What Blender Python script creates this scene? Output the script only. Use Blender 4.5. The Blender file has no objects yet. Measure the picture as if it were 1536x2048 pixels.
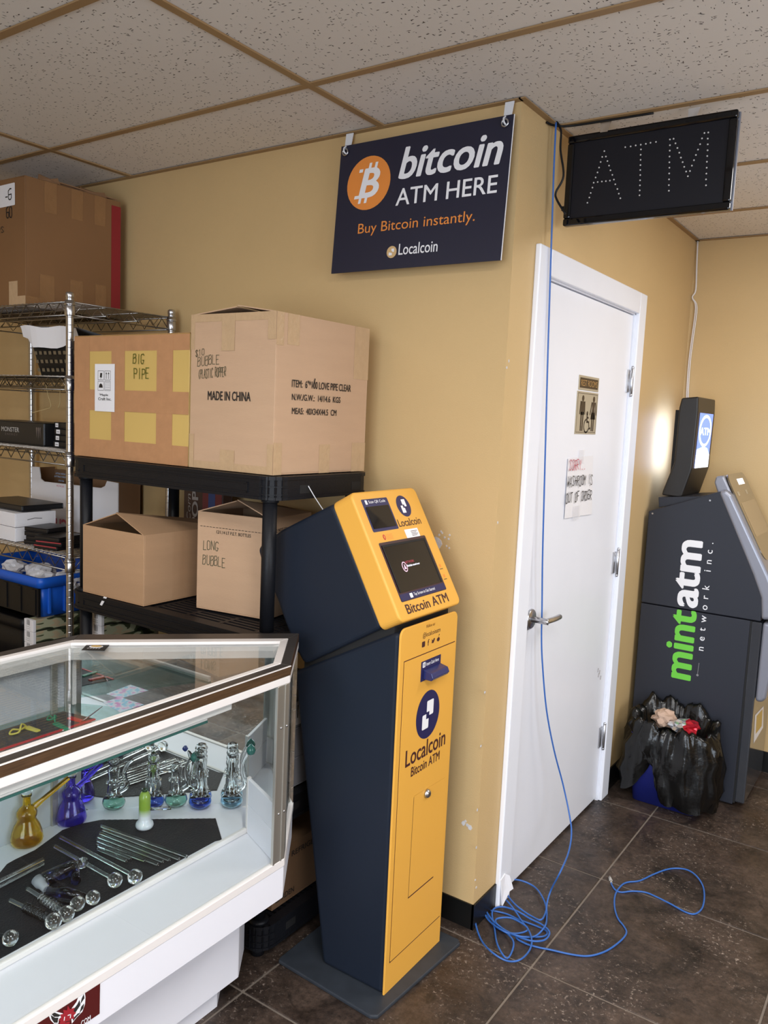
import bpy, bmesh, math, random
from mathutils import Vector, Matrix
random.seed(7)
S = bpy.context.scene
COL = S.collection
# ------------------------------------------------------------------ camera (solved from the room's own vanishing lines)
CR = ((0.8222, 0.5675, 0.0441), (0.1019, -0.0706, -0.9923), (-0.5601, 0.8203, -0.1158))  # right, down, forward in world axes
F_PX = 1623.35
CAM = Vector((1.086, -2.192, 1.61))
_r = Vector(CR[0]).normalized(); _f = Vector(CR[2]); _f = (_f - _f.dot(_r)*_r).normalized(); _d = _f.cross(_r)
cd = bpy.data.cameras.new('camera'); cam = bpy.data.objects.new('camera', cd); COL.objects.link(cam)
m = Matrix.Identity(4)
for i in range(3):
    m[i][0] = _r[i]; m[i][1] = -_d[i]; m[i][2] = -_f[i]; m[i][3] = CAM[i]
cam.matrix_world = m
cd.sensor_fit = 'VERTICAL'; cd.sensor_height = 36.0; cd.sensor_width = 27.0
cd.lens = F_PX/2048*36.0; cd.clip_start = 0.02; cd.clip_end = 60
S.camera = cam
def ray(u, v): return _r*((u-768)/F_PX) + _d*((v-1024)/F_PX) + _f
def on(u, v, ax, val):      # a measured pixel taken onto a known plane of the room
    d = ray(u, v); return CAM + d*((val-CAM[ax])/d[ax])
def onp(u, v, p, n):
    d = ray(u, v); p = Vector(p); n = Vector(n); return CAM + d*((p-CAM).dot(n)/d.dot(n))
# ------------------------------------------------------------------ view, world, lights
S.view_settings.view_transform = 'Standard'; S.view_settings.look = 'None'
S.view_settings.gamma = 1.0; S.view_settings.use_curve_mapping = False
S.view_settings.exposure = 0.22
w = bpy.data.worlds.new('world'); S.world = w; w.use_nodes = True
w.node_tree.nodes['Background'].inputs[0].default_value = (0.72, 0.82, 1.0, 1); w.node_tree.nodes['Background'].inputs[1].default_value = 0.6
def area(name, loc, target, sx, sy, power, color):
    l = bpy.data.lights.new(name, 'AREA'); l.shape = 'RECTANGLE'; l.size = sx; l.size_y = sy; l.energy = power; l.color = color
    o = bpy.data.objects.new(name, l); COL.objects.link(o); o.location = loc
    o.rotation_euler = (Vector(target)-Vector(loc)).to_track_quat('-Z', 'Y').to_euler(); return o
H = 2.518
area('window_daylight', (1.35, -5.35, 1.35), (0.1, 0, 1.5), 2.3, 1.7, 85, (0.76, 0.87, 1.0))
area('side_window_daylight', (3.35, -1.2, 1.45), (0, 0.3, 1.3), 1.8, 1.5, 45, (0.80, 0.88, 1.0))
for (lx, ly, p) in ((-1.08, -1.9, 2.5), (1.36, -1.9, 38), (0.14, -3.73, 34), (1.36, -3.73, 34), (1.36, 0.85, 16)):
    area('ceiling_lamp_light', (lx, ly, H-0.03), (lx, ly, 0), 0.95, 0.45, p, (1.0, 0.98, 0.96))
# ------------------------------------------------------------------ materials
MATS = {}
def mat(name, col, rough=0.5, metal=0.0, spec=0.5, var=0.0, vscale=8.0, bump=0.0, bscale=60.0, coat=0.0, emit=None, estr=0.0, trans=0.0, ior=1.45, alpha=1.0, stretch=None):
    if name in MATS: return MATS[name]
    mt = bpy.data.materials.new(name); mt.use_nodes = True; nt = mt.node_tree; b = nt.nodes['Principled BSDF']
    b.inputs['Base Color'].default_value = (*col, 1); b.inputs['Roughness'].default_value = rough; b.inputs['Metallic'].default_value = metal
    b.inputs['Specular IOR Level'].default_value = spec; b.inputs['Coat Weight'].default_value = coat; b.inputs['Coat Roughness'].default_value = 0.08
    b.inputs['Transmission Weight'].default_value = trans; b.inputs['IOR'].default_value = ior; b.inputs['Alpha'].default_value = alpha
    if emit: b.inputs['Emission Color'].default_value = (*emit, 1); b.inputs['Emission Strength'].default_value = estr
    tc = nt.nodes.new('ShaderNodeTexCoord'); src = tc.outputs['Object']
    if stretch:
        mp = nt.nodes.new('ShaderNodeMapping'); mp.inputs['Scale'].default_value = stretch; nt.links.new(src, mp.inputs[0]); src = mp.outputs[0]
    n = nt.nodes.new('ShaderNodeTexNoise'); n.inputs['Scale'].default_value = vscale; n.inputs['Detail'].default_value = 5; nt.links.new(src, n.inputs['Vector'])
    if var:
        mx = nt.nodes.new('ShaderNodeMix'); mx.data_type = 'RGBA'
        mx.inputs[6].default_value = (*[c*(1-var) for c in col], 1); mx.inputs[7].default_value = (*[min(1, c*(1+var)) for c in col], 1)
        nt.links.new(n.outputs[0], mx.inputs[0]); nt.links.new(mx.outputs[2], b.inputs['Base Color'])
    if bump:
        n2 = nt.nodes.new('ShaderNodeTexNoise'); n2.inputs['Scale'].default_value = bscale; n2.inputs['Detail'].default_value = 3; nt.links.new(src, n2.inputs['Vector'])
        bp = nt.nodes.new('ShaderNodeBump'); bp.inputs['Strength'].default_value = bump; bp.inputs['Distance'].default_value = 0.004
        nt.links.new(n2.outputs[0], bp.inputs['Height']); nt.links.new(bp.outputs[0], b.inputs['Normal'])
    MATS[name] = mt; return mt
def thin_glass(name, tint=(0.965, 0.985, 0.985), r=0.0, ior=1.45):
    mt = bpy.data.materials.new(name); mt.use_nodes = True; nt = mt.node_tree; nt.nodes.clear()
    o = nt.nodes.new('ShaderNodeOutputMaterial'); mx = nt.nodes.new('ShaderNodeMixShader'); t = nt.nodes.new('ShaderNodeBsdfTransparent'); g = nt.nodes.new('ShaderNodeBsdfGlossy'); lw = nt.nodes.new('ShaderNodeLayerWeight'); lw.inputs[0].default_value = 0.5; pw = nt.nodes.new('ShaderNodeMath'); pw.operation = 'POWER'; pw.inputs[1].default_value = 4.0; fr = nt.nodes.new('ShaderNodeMath'); fr.operation = 'MULTIPLY_ADD'; fr.inputs[1].default_value = 0.9; fr.inputs[2].default_value = 0.035; nt.links.new(lw.outputs['Facing'], pw.inputs[0]); nt.links.new(pw.outputs[0], fr.inputs[0])
    t.inputs[0].default_value = (*tint, 1); g.inputs['Roughness'].default_value = r
    nt.links.new(fr.outputs[0], mx.inputs[0]); nt.links.new(t.outputs[0], mx.inputs[1]); nt.links.new(g.outputs[0], mx.inputs[2]); nt.links.new(mx.outputs[0], o.inputs[0])
    MATS[name] = mt; return mt
M_WALL = mat('wall_paint', (0.60, 0.42, 0.205), 0.55, var=0.05, vscale=3, bump=0.15, bscale=220, spec=0.35)
M_WHITE = mat('white_gloss_paint', (0.85, 0.87, 0.94), 0.32, var=0.02, bump=0.05, bscale=40)
M_BLACKVINYL = mat('black_vinyl', (0.006, 0.006, 0.006), 0.35, bump=0.2, bscale=30)
M_BAR = mat('grid_bar_tan', (0.33, 0.205, 0.095), 0.5, var=0.1)
M_GROUT = mat('grout', (0.20, 0.165, 0.135), 0.8, var=0.25, vscale=14, bump=0.3)
M_NAVY = mat('kiosk_dark_navy', (0.011, 0.016, 0.028), 0.45, bump=0.06, bscale=500, spec=0.32)
M_YEL = mat('kiosk_yellow', (0.78, 0.40, 0.065), 0.42, spec=0.45)
M_INDIGO = mat('print_indigo', (0.018, 0.018, 0.085), 0.4)
M_MAROON = mat('print_dark_brown', (0.06, 0.016, 0.018), 0.5)
M_PWHITE = mat('print_white', (0.85, 0.85, 0.88), 0.5)
M_ORANGE = mat('print_orange', (0.80, 0.27, 0.05), 0.5)
M_SCREEN = mat('dark_screen', (0.012, 0.012, 0.013), 0.05)
M_BLK = mat('black_plastic', (0.007, 0.007, 0.008), 0.42, bump=0.08, bscale=200, spec=0.3)
M_BLKM = mat('black_matt', (0.010, 0.010, 0.011), 0.7)
M_PIANO = mat('glossy_black_frame', (0.003, 0.003, 0.004), 0.08)
M_INK = mat('black_ink', (0.02, 0.016, 0.014), 0.7)
M_CARD = mat('cardboard', (0.44, 0.265, 0.145), 0.8, var=0.10, vscale=5, bump=0.12, bscale=90, stretch=(1, 1, 6))
M_CARDP = mat('cardboard_pale', (0.52, 0.34, 0.215), 0.8, var=0.07, vscale=5, bump=0.1, bscale=90, stretch=(1, 1, 6))
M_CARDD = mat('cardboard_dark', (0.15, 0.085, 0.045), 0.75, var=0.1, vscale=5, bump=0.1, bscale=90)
M_CARDIN = mat('cardboard_inside', (0.22, 0.12, 0.06), 0.9, var=0.1)
M_TAPE = mat('brown_packing_tape', (0.46, 0.235, 0.115), 0.3, var=0.16, vscale=30, bump=0.25, bscale=50)
M_TAPEC = mat('clear_tape', (0.50, 0.34, 0.20), 0.18, var=0.08, vscale=40, bump=0.5, bscale=60)
M_CHROME = mat('chrome', (0.55, 0.55, 0.57), 0.28, 1.0, var=0.1, vscale=60)
M_STEEL = mat('brushed_steel', (0.50, 0.50, 0.52), 0.28, 1.0, var=0.1, vscale=50)
M_ALU = mat('worn_aluminium', (0.55, 0.54, 0.50), 0.35, 0.85, var=0.12, vscale=20, stretch=(1, 1, 0.2))
M_LAM = mat('white_laminate', (0.80, 0.80, 0.86), 0.4, var=0.02, vscale=4)
M_CREAM = mat('white_plastic_trim', (0.78, 0.74, 0.72), 0.35, var=0.03)
M_WOODG = mat('dark_woodgrain', (0.075, 0.040, 0.020), 0.35, var=0.75, vscale=14, stretch=(16, 1.2, 16))
M_DKTRIM = mat('dark_laminate_top', (0.050, 0.043, 0.038), 0.35, var=0.3, vscale=14, stretch=(16, 1.2, 16))
M_GLASS = thin_glass('case_glass')
M_MIRROR = mat('mirror', (0.80, 0.84, 0.84), 0.015, 1.0)
M_CG = mat('clear_glass', (0.97, 0.99, 0.99), 0.02, trans=1.0, ior=1.45)
M_CABD = mat('atm_charcoal', (0.026, 0.029, 0.040), 0.45, spec=0.35, bump=0.05, bscale=400)
M_SILVER = mat('atm_silver_plastic', (0.27, 0.28, 0.33), 0.32, 0.35)
M_PAPER = mat('white_paper', (0.80, 0.79, 0.82), 0.7, bump=0.2, bscale=25)
M_GREEN = mat('print_green', (0.16, 0.62, 0.06), 0.5)
M_BCABLE = mat('blue_cable', (0.035, 0.13, 0.43), 0.35)
M_RED = mat('print_red', (0.55, 0.03, 0.04), 0.5)
# ------------------------------------------------------------------ mesh kit
class MB:
    def __init__(s): s.v = []; s.f = []; s.m = []; s.sm = []
    def add(s, vs, fs, mi=0, smooth=False):
        b = len(s.v); s.v += [Vector(p) for p in vs]
        for f in fs: s.f.append([b+i for i in f]); s.m.append(mi); s.sm.append(smooth)
        return s
    def box(s, x0, x1, y0, y1, z0, z1, mi=0):
        x0, x1 = sorted((x0, x1)); y0, y1 = sorted((y0, y1)); z0, z1 = sorted((z0, z1))
        return s.add([(x0,y0,z0),(x1,y0,z0),(x1,y1,z0),(x0,y1,z0),(x0,y0,z1),(x1,y0,z1),(x1,y1,z1),(x0,y1,z1)],
                     [(3,2,1,0),(4,5,6,7),(0,1,5,4),(1,2,6,5),(2,3,7,6),(3,0,4,7)], mi)
    def prism(s, pts, ax, lo, hi, mi=0):   # polygon pts in the two other axes, extruded along ax
        def P(a, b, c): return {0: (c, a, b), 1: (a, c, b), 2: (a, b, c)}[ax]
        n = len(pts); A = sum(pts[i][0]*pts[(i+1)%n][1]-pts[(i+1)%n][0]*pts[i][1] for i in range(n))
        if (A < 0) != (ax == 1): pts = pts[::-1]
        vs = [P(a, b, lo) for a, b in pts]+[P(a, b, hi) for a, b in pts]
        fs = [tuple(reversed(range(n))), tuple(range(n, 2*n))]+[(i, (i+1)%n, n+(i+1)%n, n+i) for i in range(n)]
        return s.add(vs, fs, mi)
    def slab(s, corners, n, t, mi=0):      # planar polygon thickened along -n
        n = Vector(n).normalized(); c = [Vector(p) for p in corners]
        k = len(c); nn = sum((c[i].cross(c[(i+1)%k]) for i in range(k)), Vector())
        if nn.dot(n) < 0: c = c[::-1]
        vs = c+[p-n*t for p in c]
        return s.add(vs, [tuple(range(k)), tuple(reversed(range(k, 2*k)))]+[(i, k+i, k+(i+1)%k, (i+1)%k) for i in range(k)], mi)
    def tube(s, path, r, seg=8, mi=0, closed=False, caps=True):
        P = [Vector(p) for p in path]; n = len(P); rr = r if isinstance(r, (list, tuple)) else [r]*n
        t0 = (P[1]-P[0]).normalized(); up = Vector((0, 0, 1)) if abs(t0.z) < 0.9 else Vector((1, 0, 0)); a = t0.cross(up).normalized(); vs = []
        for i in range(n):
            if closed: t = P[(i+1) % n]-P[i-1]
            else: t = P[min(i+1, n-1)]-P[max(i-1, 0)]
            t = t.normalized() if t.length > 1e-9 else t0
            a = (a-t*a.dot(t)); a = a.normalized() if a.length > 1e-6 else t.orthogonal().normalized(); b = t.cross(a)
            for k in range(seg):
                an = 2*math.pi*k/seg; vs.append(P[i]+(a*math.cos(an)+b*math.sin(an))*rr[i])
        fs = []
        for i in range(n if closed else n-1):
            for k in range(seg):
                j = (i+1) % n; fs.append((i*seg+k, i*seg+(k+1) % seg, j*seg+(k+1) % seg, j*seg+k))
        s.add(vs, fs, mi, True)
        if caps and not closed:
            b = len(s.v)-n*seg
            s.f.append([b+k for k in range(seg)][::-1]); s.m.append(mi); s.sm.append(False)
            s.f.append([b+(n-1)*seg+k for k in range(seg)]); s.m.append(mi); s.sm.append(False)
        return s
    def lathe(s, prof, o=(0,0,0), seg=20, ax=(0,0,1), mi=0, sx=1.0):   # prof: (radius, height) along ax
        o = Vector(o); q = Vector((0,0,1)).rotation_difference(Vector(ax).normalized()); vs = []; fs = []; n = len(prof)
        for r, h in prof:
            for k in range(seg):
                an = 2*math.pi*k/seg; vs.append(o+q@Vector((r*math.cos(an)*sx, r*math.sin(an), h)))
        for i in range(n-1):
            for k in range(seg): fs.append((i*seg+k, i*seg+(k+1)%seg, (i+1)*seg+(k+1)%seg, (i+1)*seg+k))
        s.add(vs, fs, mi, True); b = len(s.v)-n*seg
        if prof[0][0] > 1e-5: s.f.append([b+k for k in range(seg)][::-1]); s.m.append(mi); s.sm.append(False)
        if prof[-1][0] > 1e-5: s.f.append([b+(n-1)*seg+k for k in range(seg)]); s.m.append(mi); s.sm.append(False)
        return s
    def ball(s, c, r, seg=16, rings=9, mi=0, sz=1.0):
        return s.lathe([(max(1e-6, r*math.sin(math.pi*i/rings)), -r*sz*math.cos(math.pi*i/rings)) for i in range(rings+1)], c, seg, mi=mi)
ORG = {}
def mesh_obj(name, mb, mats, parent=None, bevel=0.0, bseg=2, org=None):
    off = Vector(org) if org is not None else (ORG.get(parent.name, Vector()) if parent else Vector())
    me = bpy.data.meshes.new(name); me.from_pydata([tuple(p-off) for p in mb.v], [], mb.f)
    for mm in (mats if isinstance(mats, (list, tuple)) else [mats]): me.materials.append(mm)
    me.polygons.foreach_set('material_index', mb.m); me.polygons.foreach_set('use_smooth', mb.sm); me.validate(); me.update()
    o = bpy.data.objects.new(name, me); COL.objects.link(o)
    if parent: o.parent = parent; ORG[o.name] = off
    elif org is not None: o.location = off; ORG[o.name] = off
    if bevel:
        bv = o.modifiers.new('bevel', 'BEVEL'); bv.width = bevel; bv.segments = bseg; bv.limit_method = 'ANGLE'; bv.angle_limit = 0.6; bv.use_clamp_overlap = True
    return o
def tag(o, label, cat, group=None, kind=None):
    o['label'] = label; o['category'] = cat
    if group: o['group'] = group
    if kind: o['kind'] = kind
    return o
def thing(name, label, cat, loc=(0,0,0), rz=0.0, group=None, world=True):
    o = bpy.data.objects.new(name, None); o.empty_display_size = 0.05; COL.objects.link(o); o.location = loc; o.rotation_euler = (0, 0, rz)
    if world: ORG[o.name] = Vector(loc)
    else: ORG[o.name] = Vector()
    return tag(o, label, cat, group)
def structure(name, mb, mats, parent=None, bevel=0.0, org=None):
    o = mesh_obj(name, mb, mats, parent, bevel, org=org)
    if not parent: o['kind'] = 'structure'
    return o
def clone(o, loc, rz=0.0, label=None, parent=None):
    c = o.copy(); COL.objects.link(c)
    if parent: c.parent = parent
    else:
        c.location = loc; c.rotation_euler = (0, 0, rz)
        if label: c['label'] = label
    for ch in list(o.children): clone(ch, None, 0, None, c)
    return c
# ---- flat print on a surface: frame with origin, right, up; layers lifted a fraction of a millimetre
_tc = {}
def glyphs(txt, bold=0.0, shear=0.0, spacing=1.0):
    k = (txt, bold, shear, spacing)
    if k not in _tc:
        cu = bpy.data.curves.new('t', 'FONT'); cu.body = txt; cu.size = 1; cu.shear = shear; cu.space_character = spacing; cu.resolution_u = 4
        ob = bpy.data.objects.new('t', cu); COL.objects.link(ob); bpy.context.view_layer.update()
        me = bpy.data.meshes.new_from_object(ob.evaluated_get(bpy.context.evaluated_depsgraph_get()))
        V = [(v.co.x, v.co.y) for v in me.vertices]; Fs = [tuple(p.vertices) for p in me.polygons]; n = len(V); VV = []; FF = []; h_ = bold*0.7
        for q, (dx, dy) in enumerate([(0, 0)]+([(h_, 0), (-h_, 0), (h_*.6, h_*.6), (-h_*.6, h_*.6), (h_*.6, -h_*.6), (-h_*.6, -h_*.6)] if bold else [])):
            VV += [(x+dx, y+dy) for x, y in V]; FF += [tuple(i+q*n for i in f) for f in Fs]
        _tc[k] = (VV, FF, n)
        bpy.data.objects.remove(ob); bpy.data.curves.remove(cu); bpy.data.meshes.remove(me)
    return _tc[k]
STROKE = {'A':'00 26 40|12 32','B':'00 06 36 45 34 03|34 43 41 30 00','C':'45 36 16 05 01 10 30 41','D':'00 06 26 44 42 20 00','E':'40 00 06 46|03 33','F':'00 06 46|03 33','G':'45 36 16 05 01 10 30 42 22',
 'H':'00 06|40 46|03 43','I':'20 26','L':'06 00 40','M':'00 06 23 46 40','N':'00 06 40 46','O':'16 05 01 10 30 41 45 36 16','P':'00 06 36 45 44 33 03','R':'00 06 36 45 44 33 03 40','S':'45 36 16 05 14 32 41 30 10 01',
 'T':'20 26|06 46','U':'06 01 10 30 41 46','W':'06 10 23 30 46','Y':'06 23 46|23 20','K':'00 06|46 03 40','X':'00 46|06 40','$':'45 36 16 05 14 32 41 30 10 01|2a 2b','1':'15 26 20','0':'16 05 01 10 30 41 45 36 16','6':'46 26 05 01 10 30 41 43 33 03','(':'36 14 12 30','-':'13 33',' ':'','.':'10 20'}
class Print:
    def __init__(s, o, ex, ey, mats, lift=0.0004):
        s.o = Vector(o); s.ex = Vector(ex).normalized(); s.ey = Vector(ey).normalized(); s.n = s.ex.cross(s.ey); s.mb = MB(); s.mats = mats; s.l = lift
    def P(s, u, v, L): return s.o+s.ex*u+s.ey*v+s.n*(s.l*L)
    def poly(s, pts, mi=0, L=1): s.mb.add([s.P(u, v, L) for u, v in pts], [tuple(range(len(pts)))], mi); return s
    def rect(s, u0, u1, v0, v1, mi=0, L=1): return s.poly([(u0,v0),(u1,v0),(u1,v1),(u0,v1)], mi, L)
    def rrect(s, u0, u1, v0, v1, r, mi=0, L=1):
        pts = []
        for cx, cy, a in ((u1-r, v0+r, -90), (u1-r, v1-r, 0), (u0+r, v1-r, 90), (u0+r, v0+r, 180)):
            for k in range(5): an = math.radians(a+k*22.5); pts.append((cx+r*math.cos(an), cy+r*math.sin(an)))
        return s.poly(pts, mi, L)
    def disc(s, u, v, ru, rv=None, mi=0, L=1, seg=36):
        rv = rv or ru; return s.poly([(u+ru*math.cos(2*math.pi*k/seg), v+rv*math.sin(2*math.pi*k/seg)) for k in range(seg)], mi, L)
    def text(s, txt, u0, u1, v0, v1, mi=0, L=2, bold=0.0, shear=0.0, rot=0, spacing=1.0):  # fits the words into a box
        V, Fc, nv = glyphs(txt, bold, shear, spacing)
        xs = [p[0] for p in V]; ys = [p[1] for p in V]; ax, bx, ay, by = min(xs), max(xs), min(ys), max(ys); out = []
        for i_, (x, y) in enumerate(V):
            a = (x-ax)/(bx-ax); b = (y-ay)/(by-ay)
            if rot == 90: a, b = 1-b, a
            elif rot == 180: a, b = 1-a, 1-b
            out.append(s.P(u0+a*(u1-u0), v0+b*(v1-v0), L+(i_//nv)*0.12))
        s.mb.add(out, Fc, mi); return s
    def line(s, pts, w, mi=0, L=1):
        for (a, b), (c, d) in zip(pts, pts[1:]):
            t = Vector((c-a, d-b)); 
            if t.length < 1e-7: continue
            t.normalize(); nx, ny = -t.y*w/2, t.x*w/2; ex, ey = t.x*w*0.3, t.y*w*0.3
            s.poly([(a-ex+nx, b-ey+ny), (a-ex-nx, b-ey-ny), (c+ex-nx, d+ey-ny), (c+ex+nx, d+ey+ny)], mi, L)
        return s
    def hand(s, txt, u0, u1, v0, v1, w, mi=0, L=1, wob=0.25, slope=0.0):   # marker-pen capitals
        n = len(txt); cw = (u1-u0)/n; rg = random.Random(txt)
        for i, ch in enumerate(txt):
            jx, jy, js = rg.uniform(-.05, .05)*cw, rg.uniform(-.07, .07)*(v1-v0), rg.uniform(-.12, .22)
            for st in STROKE.get(ch, '').split('|'):
                pts = []
                for t in st.split():
                    a, b = int(t[0])/4, {'a': -0.15, 'b': 1.15}.get(t[1], None); b = int(t[1])/6 if b is None else b
                    pts.append((u0+cw*(i+0.12+0.72*(a+js*b*0.6+rg.uniform(-.03, .03)*wob*4))+jx, v0+slope*(i*cw)+(v1-v0)*(b+rg.uniform(-.03, .03)*wob*4)+jy))
                if len(pts) > 1: s.line(pts, w, mi, L)
        return s
    def build(s, name, parent): return mesh_obj(name, s.mb, s.mats, parent)
def nxt(P, name, parent): P.build(name, parent); return Print(P.o, P.ex, P.ey, P.mats, P.l)
def smooth_path(pts, sub=6, closed=False):
    P = [Vector(p) for p in pts]; n = len(P); out = []
    for i in range(n if closed else n-1):
        p0 = P[i-1] if (closed or i > 0) else P[0]; p1 = P[i]; p2 = P[(i+1) % n]; p3 = P[(i+2) % n] if (closed or i+2 < n) else P[-1]
        for k in range(sub):
            t = k/sub; out.append(0.5*((2*p1)+(p2-p0)*t+(2*p0-5*p1+4*p2-p3)*t*t+(3*p1-p0-3*p2+p3)*t**3))
    if not closed: out.append(P[-1])
    return out
# ------------------------------------------------------------------ setting materials
def ceiling_mat():
    mt = mat('ceiling_tile_mineral', (0.74, 0.69, 0.64), 0.9); nt = mt.node_tree; b = nt.nodes['Principled BSDF']; tc = nt.nodes.new('ShaderNodeTexCoord')
    prev = None
    for i, (sc, st, lo, hi) in enumerate((((38, 38, 38), (1, 3.0, 1), 0.055, 0.075), ((52, 60, 60), (2.6, 1, 1), 0.07, 0.09))):
        mp = nt.nodes.new('ShaderNodeMapping'); mp.inputs['Scale'].default_value = st; mp.inputs['Rotation'].default_value = (0, 0, 0.6*i)
        nw = nt.nodes.new('ShaderNodeTexNoise'); nw.inputs['Scale'].default_value = 9; nt.links.new(tc.outputs['Object'], nw.inputs['Vector'])
        ad = nt.nodes.new('ShaderNodeMixRGB'); ad.blend_type = 'ADD'; ad.inputs[0].default_value = 0.05
        nt.links.new(tc.outputs['Object'], ad.inputs[1]); nt.links.new(nw.outputs['Color'], ad.inputs[2])
        nt.links.new(ad.outputs[0], mp.inputs[0]); vo = nt.nodes.new('ShaderNodeTexVoronoi'); vo.inputs['Scale'].default_value = sc[0]; nt.links.new(mp.outputs[0], vo.inputs['Vector'])
        # only some cells carry a hole
        sep = nt.nodes.new('ShaderNodeSeparateColor'); nt.links.new(vo.outputs['Color'], sep.inputs[0])
        r = nt.nodes.new('ShaderNodeMapRange'); r.inputs[1].default_value = 0.12; r.inputs[2].default_value = 0.20; r.inputs[3].default_value = 1; r.inputs[4].default_value = 0; nt.links.new(vo.outputs['Distance'], r.inputs[0])
        g = nt.nodes.new('ShaderNodeMath'); g.operation = 'GREATER_THAN'; g.inputs[1].default_value = 0.38; nt.links.new(sep.outputs[0], g.inputs[0])
        mu = nt.nodes.new('ShaderNodeMath'); mu.operation = 'MULTIPLY'; nt.links.new(r.outputs[0], mu.inputs[0]); nt.links.new(g.outputs[0], mu.inputs[1])
        if prev:
            mxx = nt.nodes.new('ShaderNodeMath'); mxx.operation = 'MAXIMUM'; nt.links.new(prev.outputs[0], mxx.inputs[0]); nt.links.new(mu.outputs[0], mxx.inputs[1]); prev = mxx
        else: prev = mu
    mx = nt.nodes.new('ShaderNodeMix'); mx.data_type = 'RGBA'; mx.inputs[6].default_value = (0.74, 0.69, 0.64, 1); mx.inputs[7].default_value = (0.05, 0.032, 0.022, 1)
    nt.links.new(prev.outputs[0], mx.inputs[0]); nt.links.new(mx.outputs[2], b.inputs['Base Color'])
    bp = nt.nodes.new('ShaderNodeBump'); bp.inputs['Strength'].default_value = 0.6; bp.inputs['Distance'].default_value = -0.003; nt.links.new(prev.outputs[0], bp.inputs['Height']); nt.links.new(bp.outputs[0], b.inputs['Normal'])
    return mt
def floor_mat():
    mt = mat('slate_floor_tile', (0.05, 0.04, 0.035), 0.42); nt = mt.node_tree; b = nt.nodes['Principled BSDF']; geo = nt.nodes.new('ShaderNodeNewGeometry'); vec = geo.outputs['Position']
    def noise(sc, det=6, rough=0.6, dist=0.0):
        n = nt.nodes.new('ShaderNodeTexNoise'); n.inputs['Scale'].default_value = sc; n.inputs['Detail'].default_value = det; n.inputs['Roughness'].default_value = rough; n.inputs['Distortion'].default_value = dist; nt.links.new(vec, n.inputs['Vector']); return n
    def ramp(src, a, c0, c, c1):
        r = nt.nodes.new('ShaderNodeValToRGB'); r.color_ramp.elements[0].position = a; r.color_ramp.elements[0].color = (*c0, 1); r.color_ramp.elements[1].position = c; r.color_ramp.elements[1].color = (*c1, 1); nt.links.new(src, r.inputs[0]); return r
    def mix(f, a, bcol):
        m2 = nt.nodes.new('ShaderNodeMix'); m2.data_type = 'RGBA'; nt.links.new(f, m2.inputs[0]); nt.links.new(a, m2.inputs[6]); m2.inputs[7].default_value = (*bcol, 1); return m2.outputs[2]
    base = ramp(noise(5, 8, 0.7, 0.6).outputs[0], 0.34, (0.016, 0.011, 0.009), 0.66, (0.085, 0.060, 0.047)).outputs[0]
    grit = ramp(noise(45, 8, 0.85).outputs[0], 0.35, (0.45, 0.45, 0.45), 0.65, (1.5, 1.45, 1.4)); gm_ = nt.nodes.new('ShaderNodeMixRGB'); gm_.blend_type = 'MULTIPLY'; gm_.inputs[0].default_value = 1.0; nt.links.new(base, gm_.inputs[1]); nt.links.new(grit.outputs[0], gm_.inputs[2]); base = gm_.outputs[0]
    rust = ramp(noise(2.2, 4).outputs[0], 0.54, (0, 0, 0), 0.72, (0.55, 0.55, 0.55)); base = mix(rust.outputs[0], base, (0.050, 0.026, 0.012))
    dark = ramp(noise(9, 3, 0.5, 1.5).outputs[0], 0.62, (0, 0, 0), 0.72, (0.7, 0.7, 0.7)); base = mix(dark.outputs[0], base, (0.016, 0.012, 0.010))
    # worn pale specks, denser in patches
    sp = ramp(noise(70, 5, 0.8).outputs[0], 0.565, (0, 0, 0), 0.64, (1, 1, 1)); pt = ramp(noise(3.4, 5, 0.7).outputs[0], 0.47, (0.04, 0.04, 0.04), 0.60, (1, 1, 1))
    mu = nt.nodes.new('ShaderNodeMath'); mu.operation = 'MULTIPLY'; nt.links.new(sp.outputs[0], mu.inputs[0]); nt.links.new(pt.outputs[0], mu.inputs[1]); base = mix(mu.outputs[0], base, (0.36, 0.29, 0.24))
    nt.links.new(base, b.inputs['Base Color'])
    rr = ramp(noise(7, 4).outputs[0], 0.3, (0.30, 0.30, 0.30), 0.75, (0.6, 0.6, 0.6)); nt.links.new(rr.outputs[0], b.inputs['Roughness'])
    bp = nt.nodes.new('ShaderNodeBump'); bp.inputs['Strength'].default_value = 0.35; bp.inputs['Distance'].default_value = 0.004; nt.links.new(noise(24, 6).outputs[0], bp.inputs['Height']); nt.links.new(bp.outputs[0], b.inputs['Normal'])
    return mt
M_CEIL = ceiling_mat(); M_TILE = floor_mat()
X0, X1, Y0, Y1 = -3.1, 3.45, -5.5, 1.96      # room extents
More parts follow.
